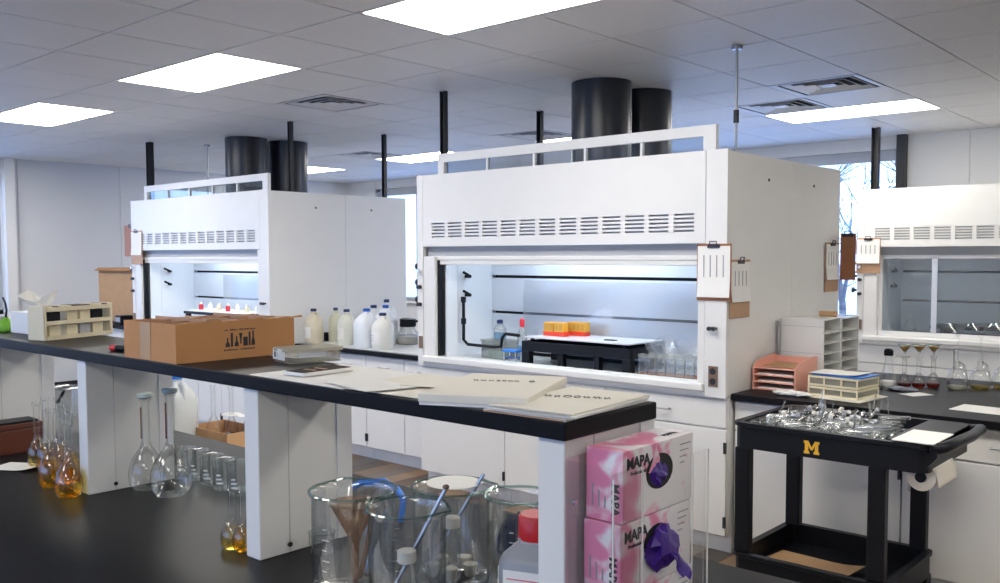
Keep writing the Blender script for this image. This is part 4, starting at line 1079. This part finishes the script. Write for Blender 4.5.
# plastic film taped to the baffle
def film(u, v):
    x = -4.09+1.62*u; z = 1.43-.38*v
    return (x, 4.876-.012*math.sin(9*u+4*v)-.022*v*(.5+.5*math.sin(15*u))-.05*max(0, v-.75), z+.012*math.sin(7*u)*v)
tag(MB().grid(film, 60, 14).build('plastic_sheet', FILM, smooth=True), 'wrinkled clear plastic sheet hanging across the hood back', 'plastic sheet')
def film2(u, v):
    x = -2.93+.16*u+.14*v; z = 1.10-.19*v; return (x+.015*math.sin(12*u), 4.60+.22*u-.03*math.sin(9*u+6*v), z-.02*math.sin(10*u))
tag(MB().grid(film2, 20, 12).build('plastic_sheet', FILM, smooth=True), 'bunched clear plastic falling off the black table end', 'plastic sheet')

# ================================================================== INSIDE THE FAR AND THE CLOSED HOOD
t = thing('sample_stand', 'black stand with white tray top inside the far hood', 'stand', (-7.55, 4.68, WZ))
box(-.52, .52, -.17, .17, .16, .185).build('top_plate', BPLAST, t, world=False, bev=.003); box(-.50, .50, -.16, .16, .186, .195).build('tray', PAPER, t, world=False)
for x in (-.48, .48):
    for y in (-.14, .14): box(x-.02, x+.02, y-.02, y+.02, 0, .16).build('leg', BPLAST, t, world=False)
for k in range(12):
    x = -7.95+.078*k
    t = thing('reagent_vial', ('small vial with red contents' if k % 3 == 0 else 'small vial with yellow contents' if k % 3 == 1 else 'small pale vial')+' on the far hood stand', 'vial', (x, 4.63+.05*(k % 2), WZ+.1955), 0, 'vials on the far hood stand')
    MB().lathe([(.022, 0), (.022, .045), (.012, .055)], 12, cap0=True, cap1=True).build('body', (mat('red_vial', (.60, .03, .05), .4), CREAM, PWHITE)[k % 3], t, world=False, smooth=True)
    MB().lathe([(.013, .054), (.013, .072)], 10, cap1=True).build('cap', PWHITE, t, world=False, smooth=True)
def film3(u, v): return (-7.95+1.35*u, 4.872-.012*math.sin(8*u), 1.43-.24*v)
tag(MB().grid(film3, 24, 4).build('plastic_sheet', FILM, smooth=True), 'clear plastic sheet across the back of the far hood', 'plastic sheet')
q = at(889, 331, 'y', 8.15)
for k, (dx, lq, lab) in enumerate(((-.02, REDLIQ, 'conical flask with red stopper inside the closed hood'), (.17, None, 'empty conical flask beside the red stoppered flask'))):
    erlen((q.x+dx, 8.15, WZ), .2, .075, lab, 'flasks inside the closed hood', None, 0, mat('red_stopper', (.55, .05, .05), .4) if k == 0 else None, rn=.018)
t = thing('black_tray', 'flat black tray inside the closed hood', 'tray', (-1.72, 8.15, WZ))
box(-.60, .75, -.14, .10, .09, .118).build('tray', BPLAST, t, world=False, bev=.003)
for x in (-.5, .7):
    for y in (-.11, .07): box(x-.02, x+.02, y-.02, y+.02, 0, .09).build('leg', BPLAST, t, world=False)

# ================================================================== CLIPBOARDS
def clipboard(c, w, h, rz, label, paper=True, low=0, m=MASON, pm=PAPER, marks=True, group='clipboards on the hoods'):
    """c: top centre of the board, hanging; rz 0 faces -y, pi/2 faces +x"""
    t = thing('clipboard', label, 'clipboard', c, rz, group)
    box(-w/2, w/2, -.004, 0, -h, 0).build('board', m, t, world=False, bev=.001)
    if paper:
        pw = w*.94; b = -h+low
        def fn(u, v): return ((u-.5)*pw, -.0055-.008*max(0, v-.5)**2*4, -.012+(b+.012)*v)
        p_ = MB().grid(fn, 4, 6).build('paper', pm, t, world=False, solid=.001)
        if marks:
            for k in range(4):
                x0 = -pw*.32+pw*.2*k; box(x0, x0+pw*.035, -.0078, -.0066, b*.62, -.06).build('print_column', GREYINK, p_, world=False)
    MB().box(-.035, .035, -.012, -.0045, -.022, -.004).build('clip', BMET, t, world=False)
    MB().tube([(-.02, -.012, -.004), (-.02, -.016, .012), (.02, -.016, .012), (.02, -.012, -.004)], .003, 6).build('clip_lever', BMET, t, world=False)
    return t
clipboard((-2.327, HY-.002, 1.662), .20, .30, 0, 'brown clipboard with a printed form on the big hood post', low=.018)
clipboard((-2.25, 4.465, 1.578), .225, .31, PI/2, 'clipboard with form and bare brown lower edge on the hood side', low=.085, m=MASON2)
clipboard((-2.25, 5.715, 1.68), .21, .31, PI/2, 'clipboard with curled sheets near the rear edge of the hood side', low=.075, m=MASON2)
clipboard((-2.205, 5.872, 1.74), .10, .30, 0, 'dark brown bare clipboard past the rear corner of the hood', paper=False)
clipboard((-2.775, 7.848, 1.745), .20, .30, 0, 'clipboard with form on the closed hood post', low=.085, m=MASON2)
clipboard((-8.60, HY-.002, 1.862), .22, .33, 0, 'clipboard with form on the far hood post', low=.09, m=MASON2, marks=False)
t = clipboard((-8.857, 4.40, 1.92), .278, .31, 0, 'bare brown clipboard beside the far hood on the wall side', paper=False)
t2 = clipboard((-4.612, 5.0, 1.72), .22, .28, -PI/2, 'bare brown clipboard on the jug side of the big hood', paper=False)

# ================================================================== BLACK CART
CX0, CX1, CY0, CY1 = -1.87, -1.06, 3.665, 4.27
t = thing('utility_cart', 'black plastic utility cart with a yellow letter emblem and a full tray', 'cart', (-1.47, 3.97, 0))
def basin(z0, z1, name, x0=CX0, x1=CX1, y0=CY0, y1=CY1, tw=.025):
    m = MB(); out = rrect(x0, x1, y0, y1, .05, 4); inn = rrect(x0+tw, x1-tw, y0+tw, y1-tw, .035, 4); n = len(out)
    out2 = rrect(x0-.008, x1+.008, y0-.008, y1+.008, .05, 4)
    L_ = [(out, z0), (out, z1-.02), (out2, z1-.016), (out2, z1), (inn, z1), (inn, z0+.02)]
    vs = [(x, y, z) for pl, z in L_ for x, y in pl]
    fs = [(i*n+k, i*n+(k+1) % n, (i+1)*n+(k+1) % n, (i+1)*n+k) for i in range(len(L_)-1) for k in range(n)]
    fs += [tuple(range(n-1, -1, -1)), tuple((len(L_)-1)*n+k for k in range(n))]
    return m.add(vs, fs).build(name, BPLAST, t)
tp = basin(.755, .868, 'top_tray'); basin(.175, .285, 'lower_tray', x1=CX1-.14)
for x in (CX0+.005, CX1-.225):
    for y in (CY0+.005, CY1-.065): 
        box(x, x+.07, y, y+.05, .285, .755).build('leg', BPLAST, t, bev=.008)
        box(x, x+.08, y, y+.06, .13, .175).build('foot_block', BPLAST, t)
# flat shelf and handle at the right end of the top
box(CX1-.16, CX1+.008, CY0+.02, CY1-.02, .835, .872).build('end_pad', BPLAST, t, bev=.004)
hm_ = MB().tube([(CX1, CY0+.03, .85), (CX1+.045, CY0+.05, .858), (CX1+.065, CY0+.10, .868), (CX1+.08, (CY0+CY1)/2, .87), (CX1+.065, CY1-.10, .868), (CX1+.045, CY1-.05, .858), (CX1, CY1-.03, .85)], .022, 10)
hm_.build('handle', BPLAST, t, smooth=True)
MB().prism([(CX1-.02, .76), (CX1+.03, .82), (CX1+.03, .845), (CX1-.02, .845)], CY0+.02, CY0+.06, 'y').build('bracket', BPLAST, t)
MB().prism([(CX1-.02, .76), (CX1+.03, .82), (CX1+.03, .845), (CX1-.02, .845)], CY1-.06, CY1-.02, 'y').build('bracket', BPLAST, t)
for x in (CX0+.06, CX1-.20):
    for y in (CY0+.05, CY1-.05):
        w_ = MB().cyl((x-.016, y, .05), (x+.016, y, .05), .05, 18).build('caster', mat('caster_rubber', (.25, .25, .26), .6), t, smooth=True)
        MB().box(x-.024, x-.018, y-.02, y+.02, .05, .125).box(x+.018, x+.024, y-.02, y+.02, .05, .125).box(x-.024, x+.024, y-.02, y+.02, .125, .132).build('caster_fork', STEEL, w_)
# emblem: slab serif M
mx0, mz0 = at(804, 441, 'y', CY0).x, at(804, 453, 'y', CY0).z; s_ = .066; yo = CY0-.0015
M_let = MB()
def mp_(pts): M_let.prism([(mx0+a*s_, mz0+b*s_*.82) for a, b in pts], yo, CY0+.001, 'y')
mp_([(0, 0), (.36, 0), (.36, .2), (0, .2)]); mp_([(.64, 0), (1, 0), (1, .2), (.64, .2)])
mp_([(.07, .2), (.29, .2), (.29, .8), (.07, .8)]); mp_([(.71, .2), (.93, .2), (.93, .8), (.71, .8)])
mp_([(0, .8), (.30, .8), (.30, 1), (0, 1)]); mp_([(.70, .8), (1, .8), (1, 1), (.70, 1)])
mp_([(.29, 1), (.29, .66), (.44, .30), (.56, .30), (.5, .5)]); mp_([(.71, 1), (.71, .66), (.56, .30), (.5, .5)])
M_let.build('emblem', YEL, t, label='yellow block letter emblem')
# paper towel roll on the bracket
q = at(921, 477, 'y', 3.74)
t = thing('paper_towel_roll', 'white paper towel roll hanging under the cart handle', 'paper towel', (q.x, 3.74, q.z))
m = MB(); n = 28
prof = [(.021, 0), (.056, 0), (.056, .26), (.021, .26), (.021, 0)]
for r, d in prof: m.v += [(r*math.cos(2*PI*k/n), d, r*math.sin(2*PI*k/n)) for k in range(n)]
m.f += [(i*n+k, i*n+(k+1) % n, (i+1)*n+(k+1) % n, (i+1)*n+k) for i in range(4) for k in range(n)]
m.build('roll', TOWEL, t, world=False, smooth=True)
MB().cyl((0, -.012, 0), (0, .275, 0), .0205, 14).build('core', BPLAST, t, world=False, smooth=True)
MB().grid(lambda u, v: (.056*math.cos(.9-1.1*v)+.010*v, .26*u, .056*math.sin(.9-1.1*v)-.045*max(0, v-.4)), 4, 8).build('loose_end', TOWEL, t, world=False, smooth=True, solid=.001)
sheet('paper_pad', -1.115, 3.80, .873, .155, .27, .0, 'white paper pad on the cart beside the glass pile', PAPER, th=.004)
sheet('kraft_sheet', -1.62, 3.95, .197, .40, .20, -.08, 'flat brown kraft sheet on the lower cart tray', KRAFT2, th=.003, curl=.12, cat='cardboard')
# pile of glass tubes on the cart
rr = random.Random(12)
meshes = []
for k in range(3):
    H = (.11, .14, .09)[k]; R = (.012, .010, .017)[k]
    meshes.append(MB().lathe([(.001, .0), (R*.7, .003), (R, .010), (R, H), (R*1.15, H+.002)], 10).mesh('glass_tube', GLASSB, True))
cw_ = .135; kk = 0
for lay in range(4):
    for ci in range(4):
        for cj in range(4 if lay % 2 else 3):
            bx0 = CX0+.10+cw_*ci+.015*(lay % 2); by0 = CY0+.10+cw_*cj-(.02 if lay % 2 else -.03)
            ori = rr.choice((0, PI/2))+rr.uniform(-.28, .28); n_ = 4 if lay < 3 else 3
            for q in range(n_):
                kk += 1; mi = kk % 3
                o = bpy.data.objects.new('test_tube', meshes[mi]); col.objects.link(o)
                off = (q-(n_-1)/2)*.036; L2 = (.055, .07, .045)[mi]
                cx, cy = min(max(bx0-math.sin(ori)*off, CX0+.07), CX1-.25), min(max(by0+math.cos(ori)*off, CY0+.05), CY1-.05)
                tilt = rr.uniform(-.05, .12) if lay == 3 else 0
                d = Vector((math.cos(ori)*math.cos(tilt), math.sin(ori)*math.cos(tilt), math.sin(tilt)))
                o.rotation_mode = 'QUATERNION'; o.rotation_quaternion = d.to_track_quat('Z', 'Y')
                o.location = Vector((cx, cy, .793+.026*lay)) - d*L2
                tag(o, 'clear glass tube in the jumbled pile on the black cart', 'glass tube', 'glass tubes piled on the cart')
for k in range(22):
    x = rr.uniform(CX0+.08, CX1-.25); y = rr.uniform(CY0+.07, CY1-.08)
    o = MB().lathe([(.008, 0), (.010, .01), (.010, .016), (.005, .018)], 10, cap0=True, cap1=True).build('rubber_plug', (CHALK, STEEL, GREYIN)[k % 3], world=False, smooth=True)
    o.location = (x, y, .885+.008*(k % 3)); o.rotation_euler = (rr.uniform(0, 1.5), 0, rr.uniform(0, 6))
    tag(o, ('white rubber plug', 'steel coloured cap', 'grey rubber plug')[k % 3]+' scattered in the glass pile on the cart', 'plug', 'plugs scattered in the glass pile')
for k in range(14):
    x = rr.uniform(CX0+.1, CX1-.28); y = rr.uniform(CY0+.1, CY1-.08); a = rr.uniform(0, 2*PI)
    o = MB().tube([(0, 0, 0), (.05*math.cos(a), .05*math.sin(a), .10+.03*(k % 3))], .0032, 6).build('glass_rod', CLEARPL, world=False)
    o.location = (x, y, .83); tag(o, 'thin rod sticking up from the glass pile on the cart', 'rod', 'rods in the glass pile')

# ================================================================== FLASK COUNTER
# peach letter tray stack
t = thing('letter_tray', 'peach plastic stacked letter tray beside the big hood', 'letter tray', (-2.115, 4.75, MZ))
PX0, PX1, PY0, PY1 = -2.235, -1.995, 4.60, 4.89
for sx in (PX0, PX1-.005):
    MB().prism([(PY0, MZ), (PY1, MZ), (PY1, MZ+.175), (PY1-.07, MZ+.175), (PY0+.05, MZ+.155), (PY0, MZ+.125)], sx, sx+.005, 'x').build('side_wall', PEACH, t)
box(PX0+.005, PX1-.005, PY1-.005, PY1, MZ, MZ+.165).build('back_wall', PEACH, t)
for k in range(4): 
    box(PX0+.005, PX1-.005, PY0+.005, PY1-.005, MZ+.004+.038*k, MZ+.009+.038*k).build('tray_shelf', PEACH, t)
    if k < 3: sheet('paper_sheet', -2.115, 4.74, MZ+.0095+.038*k, .20, .24, 0, 'paper sheets in the peach tray, '+('lowest', 'middle', 'upper')[k]+' slot', PAPER, th=.006, group='papers in the peach tray')
sheet('kraft_envelope', -2.11, 4.76, MZ+.1275, .20, .22, .05, 'brown envelope on top of the peach letter tray', KRAFT2, th=.004, cat='envelope')
# white sorter of two columns
t = thing('paper_sorter', 'tall white paper sorter with two columns of open slots', 'sorter', (-2.11, 5.22, MZ))
SX0, SX1, SZ1 = -2.235, -1.985, 1.235
for c, (y0, y1, h) in enumerate(((4.95, 5.20, SZ1), (5.21, 5.48, SZ1-.005))):
    u = box(SX0, SX1, y0, y0+.008, MZ, h).build('column_wall', PWHITE, t); box(SX0, SX1, y1-.008, y1, MZ, h).build('column_wall', PWHITE, t)
    box(SX0, SX0+.006, y0+.008, y1-.008, MZ, h).build('column_back', PWHITE, t)
    box(SX0, SX1, y0, y1, h, h+.006).build('column_top', PWHITE, t)
    for k in range(6): box(SX0+.006, SX1, y0+.008, y1-.008, MZ+.058*k, MZ+.004+.058*k).build('slot_shelf', PWHITE, t)
    if c == 0:
        for k in (2, 4): box(SX0, SX1, y0-.001, y0, MZ+.075*k+.03, MZ+.075*k+.032).build('wall_groove', GREYIN, t)
tag(box(-2.238, -2.232, 4.915, 4.94, MZ, 1.225).build('divider_plate', GREYIN, loc=(-2.235, 4.93, MZ)), 'thin grey plate standing between the sorter and the hood side', 'plate')
t = thing('black_stapler', 'small black stapler standing at the sorter foot', 'stapler', (-1.945, 5.02, MZ))
box(-.02, .02, -.02, .02, 0, .012).build('base', BPLAST, t, world=False); box(-.018, .018, -.016, .016, .012, .085).build('body', BPLAST, t, world=False, bev=.005)
tag(MB().prism(rrect(-.05, .05, -.03, .03, .015), 0, .03, 'z').build('tan_sponge', KRAFT2, world=False, bev=.004), 'tan sponge lying on top of the white sorter', 'sponge').location = (-2.12, 5.35, SZ1+.0015)
# cream organizers with papers
t = thing('cream_organizer', 'cream two tier organizer under papers and a blue folder', 'organizer', (-1.77, 4.68, MZ+.0042), -.12)
for z0, h in ((0, .048), (.052, .052)):
    for a in ((-.135, .135, -.115, -.108), (-.135, .135, .108, .115), (-.135, -.128, -.108, .108), (.128, .135, -.108, .108)): box(*a, z0, z0+.010).build('lower_rail', CREAM, t, world=False); 
    for a in ((-.135, .135, -.115, -.108), (-.135, .135, .108, .115), (-.135, -.128, -.108, .108), (.128, .135, -.108, .108)): box(*a, z0+h-.01, z0+h).build('upper_rail', CREAM, t, world=False)
    for x in (-.135, -.05, .045, .128):
        for y in (-.115, .108): box(x, x+.007, y, y+.007, z0+.01, z0+h-.01).build('post', CREAM, t, world=False)
    box(-.128, .128, -.108, .108, z0+.002, z0+h-.012).build('card_stack', FROST, t, world=False)
sheet('base_board', -1.765, 4.665, MZ, .33, .30, -.12, 'cream board beneath the cream organizer', MANILA, th=.004, cat='board').location.z = MZ-.0001
sheet('paper_sheet', -1.79, 4.69, MZ+.1155, .26, .20, -.05, 'white paper resting on the blue folder of the organizer', PAPER, th=.002, curl=.04)
o = box(-.135, .135, -.10, .10, 0, .006).build('blue_folder', BLUE2, world=False, bev=.001); o.location = (-1.765, 4.69, MZ+.109); o.rotation_euler = (0, 0, -.12); tag(o, 'blue folder lying on the cream organizer', 'folder')
t = thing('teal_clip_box', 'pale teal folded card beside the cream organizer', 'card', on(at(869, 393, 'z', MZ)), .3)
MB().prism([(-.03, 0), (.03, 0), (.026, .006), (.004, .05), (-.004, .05), (-.026, .006)], -.05, .05, 'y').build('card', mat('pale_teal', (.45, .68, .64), .5), t, world=False)
o = crumple(.10, .045, .014, 6, .35, 20).build('white_cloth', PAPER, world=False, smooth=True); o.location = (-1.985, 4.53, MZ+.012); tag(o, 'thin white strap curled in front of the peach tray', 'strap')
t = thing('black_camera', 'small black device with cable behind the cream organizer', 'device', (-1.76, 5.02, MZ))
box(-.05, .05, -.025, .025, 0, .06).build('body', BPLAST, t, world=False, bev=.006); MB().cyl((.02, -.025, .035), (.02, -.05, .035), .018, 14).build('lens', BPLAST, t, world=False, smooth=True)
MB().tube([(.05, 0, .03), (.08, -.03, .01), (.06, -.06, .006)], .004, 6).build('cable', BPLAST, t, world=False)
o = crumple(.085, .045, .012, 9, .35, 20).build('grey_glove', GREYGLOVE, world=False, smooth=True); o.location = (-1.60, 5.06, MZ+.010); tag(o, 'grey glove lying flat before the funnel flasks', 'glove')
sheet('paper_sheet', -1.50, 4.98, MZ, .10, .14, -.5, 'small white card beside the grey glove', PAPER, th=.001)
sheet('paper_sheet', -1.02, 4.68, MZ, .42, .20, -.08, 'large white paper sheet on the flask counter', PAPER, th=.002)
# dropper bottle and funnel flasks
q = at(888, 386, 'z', MZ); t = erlen((q.x, q.y, MZ), .19, .045, 'narrow clear bottle with black rubber cap', 'bottle row on the flask counter', None, 0, BPLAST, rn=.018, name='dropper_bottle')
MB().lathe([(.040, .002), (.042, .03)], 18, cap0=True, cap1=True).build('white_powder', PAPER, t, world=False)
ORPAP = mat('orange_stained_paper', (.75, .45, .16), .7, var=.25, scale=40)
def funnel_on(loc, z, R, stem, label, group, pap=True):
    f = thing('filter_funnel', label, 'funnel', (loc[0], loc[1], loc[2]+z), 0, group)
    MB().lathe([(.004, -stem), (.005, 0), (R*.35, R*.45), (R, R*1.25), (R*1.03, R*1.27)], 20).build('glass_cone', GLASS, f, world=False, smooth=True)
    MB().tube([(R*1.03*math.cos(2*PI*k/24), R*1.03*math.sin(2*PI*k/24), R*1.27) for k in range(25)], .002, 5, cap=False).build('rim', RIM, f, world=False, smooth=True)
    if pap: MB().lathe([(.003, .006), (R*.33, R*.46), (R*.78, R*1.0)], 18).build('filter_paper', ORPAP, f, world=False, smooth=True)
for k, px in enumerate((904, 918.5, 933)):
    q = at(px, 387.5, 'z', MZ); loc = (q.x, q.y, MZ); nm = ('next to the black capped bottle', 'in the middle of the three', 'nearest the tall funnels')[k]
    vol_flask(loc, .175, .037, 'flask with red brown liquid under a funnel, '+nm, 'funnel flasks', REDLIQ, .022, rn=.012)
    funnel_on(loc, .19, .036, .045, 'small funnel with orange stained paper, '+nm, 'small filter funnels')
for k, px in enumerate((957, 980, 1003)):
    q = at(px, 389, 'z', MZ); loc = (q.x, q.y, MZ); nm = ('nearest the small funnels', 'second of the large ones', 'cut off at the counter end')[k]
    t = thing('round_flask', 'large empty round flask under a tall funnel, '+nm, 'flask', loc, 1.2, 'large funnel flasks')
    pf = [(.001, .002), (.043, 0), (.054, .02), (.055, .05), (.046, .085), (.03, .11), (.016, .125), (.015, .15), (.018, .154)]
    shell(pf, GLASS, 'glass_body', t); liquid(pf[1:], .018, YLIQ if k else FROST, t)
    MB().tube([(.016, 0, .145), (.05, 0, .13), (.07, 0, .09), (.085, 0, .03), (.10, 0, .004)], .006, 8).build('side_arm', GLASS, t, world=False, smooth=True)
    funnel_on(loc, .285, .055, .13, 'tall long stem funnel of clear glass, '+nm, 'tall filter funnels', False)

# ================================================================== FAR WALL SIDE
xa_, xb_ = at(99, 290, 'y', 4.86).x, at(133, 290, 'y', 4.86).x; q = Vector(((xa_+xb_)/2, 5.0, MZ))
t = thing('open_carton', 'tall brown cardboard box with open flap beyond the far hood', 'box', (q.x, q.y, MZ))
a0, a1, b0, b1, hz = xa_, xb_, 4.86, 5.22, at(115, 268, 'y', 4.86).z
for r_ in ((a0, a1, b0, b0+.006), (a0, a1, b1-.006, b1), (a0, a0+.006, b0+.006, b1-.006), (a1-.006, a1, b0+.006, b1-.006)): box(*r_, MZ, hz).build('side_wall', KRAFT2, t)
box(a0+.006, a1-.006, b0+.006, b1-.006, MZ, MZ+.006).build('bottom', KRAFT2, t)
MB().add([(a1, b0, hz), (a1, b1, hz), (a1+.05, b1, hz-.03), (a1+.05, b0, hz-.03)], [(0, 1, 2, 3)]).build('flap', KRAFT, t, solid=.004)
MB().add([(a0, b0, hz), (a1, b0, hz), (a1, b0-.05, hz-.03), (a0, b0-.05, hz-.03)], [(0, 1, 2, 3)]).build('flap', KRAFT, t, solid=.004)
q = Vector((at(124, 318, 'y', 4.68).x, 4.68, MZ)); t = thing('black_device', 'black desk device between the tall carton and the far hood', 'device', (q.x, q.y, MZ))
box(-.07, .07, -.07, .07, 0, .10).build('body', BPLAST, t, world=False, bev=.01); box(-.05, .05, -.072, -.07, .03, .08).build('panel', GREYIN, t, world=False)
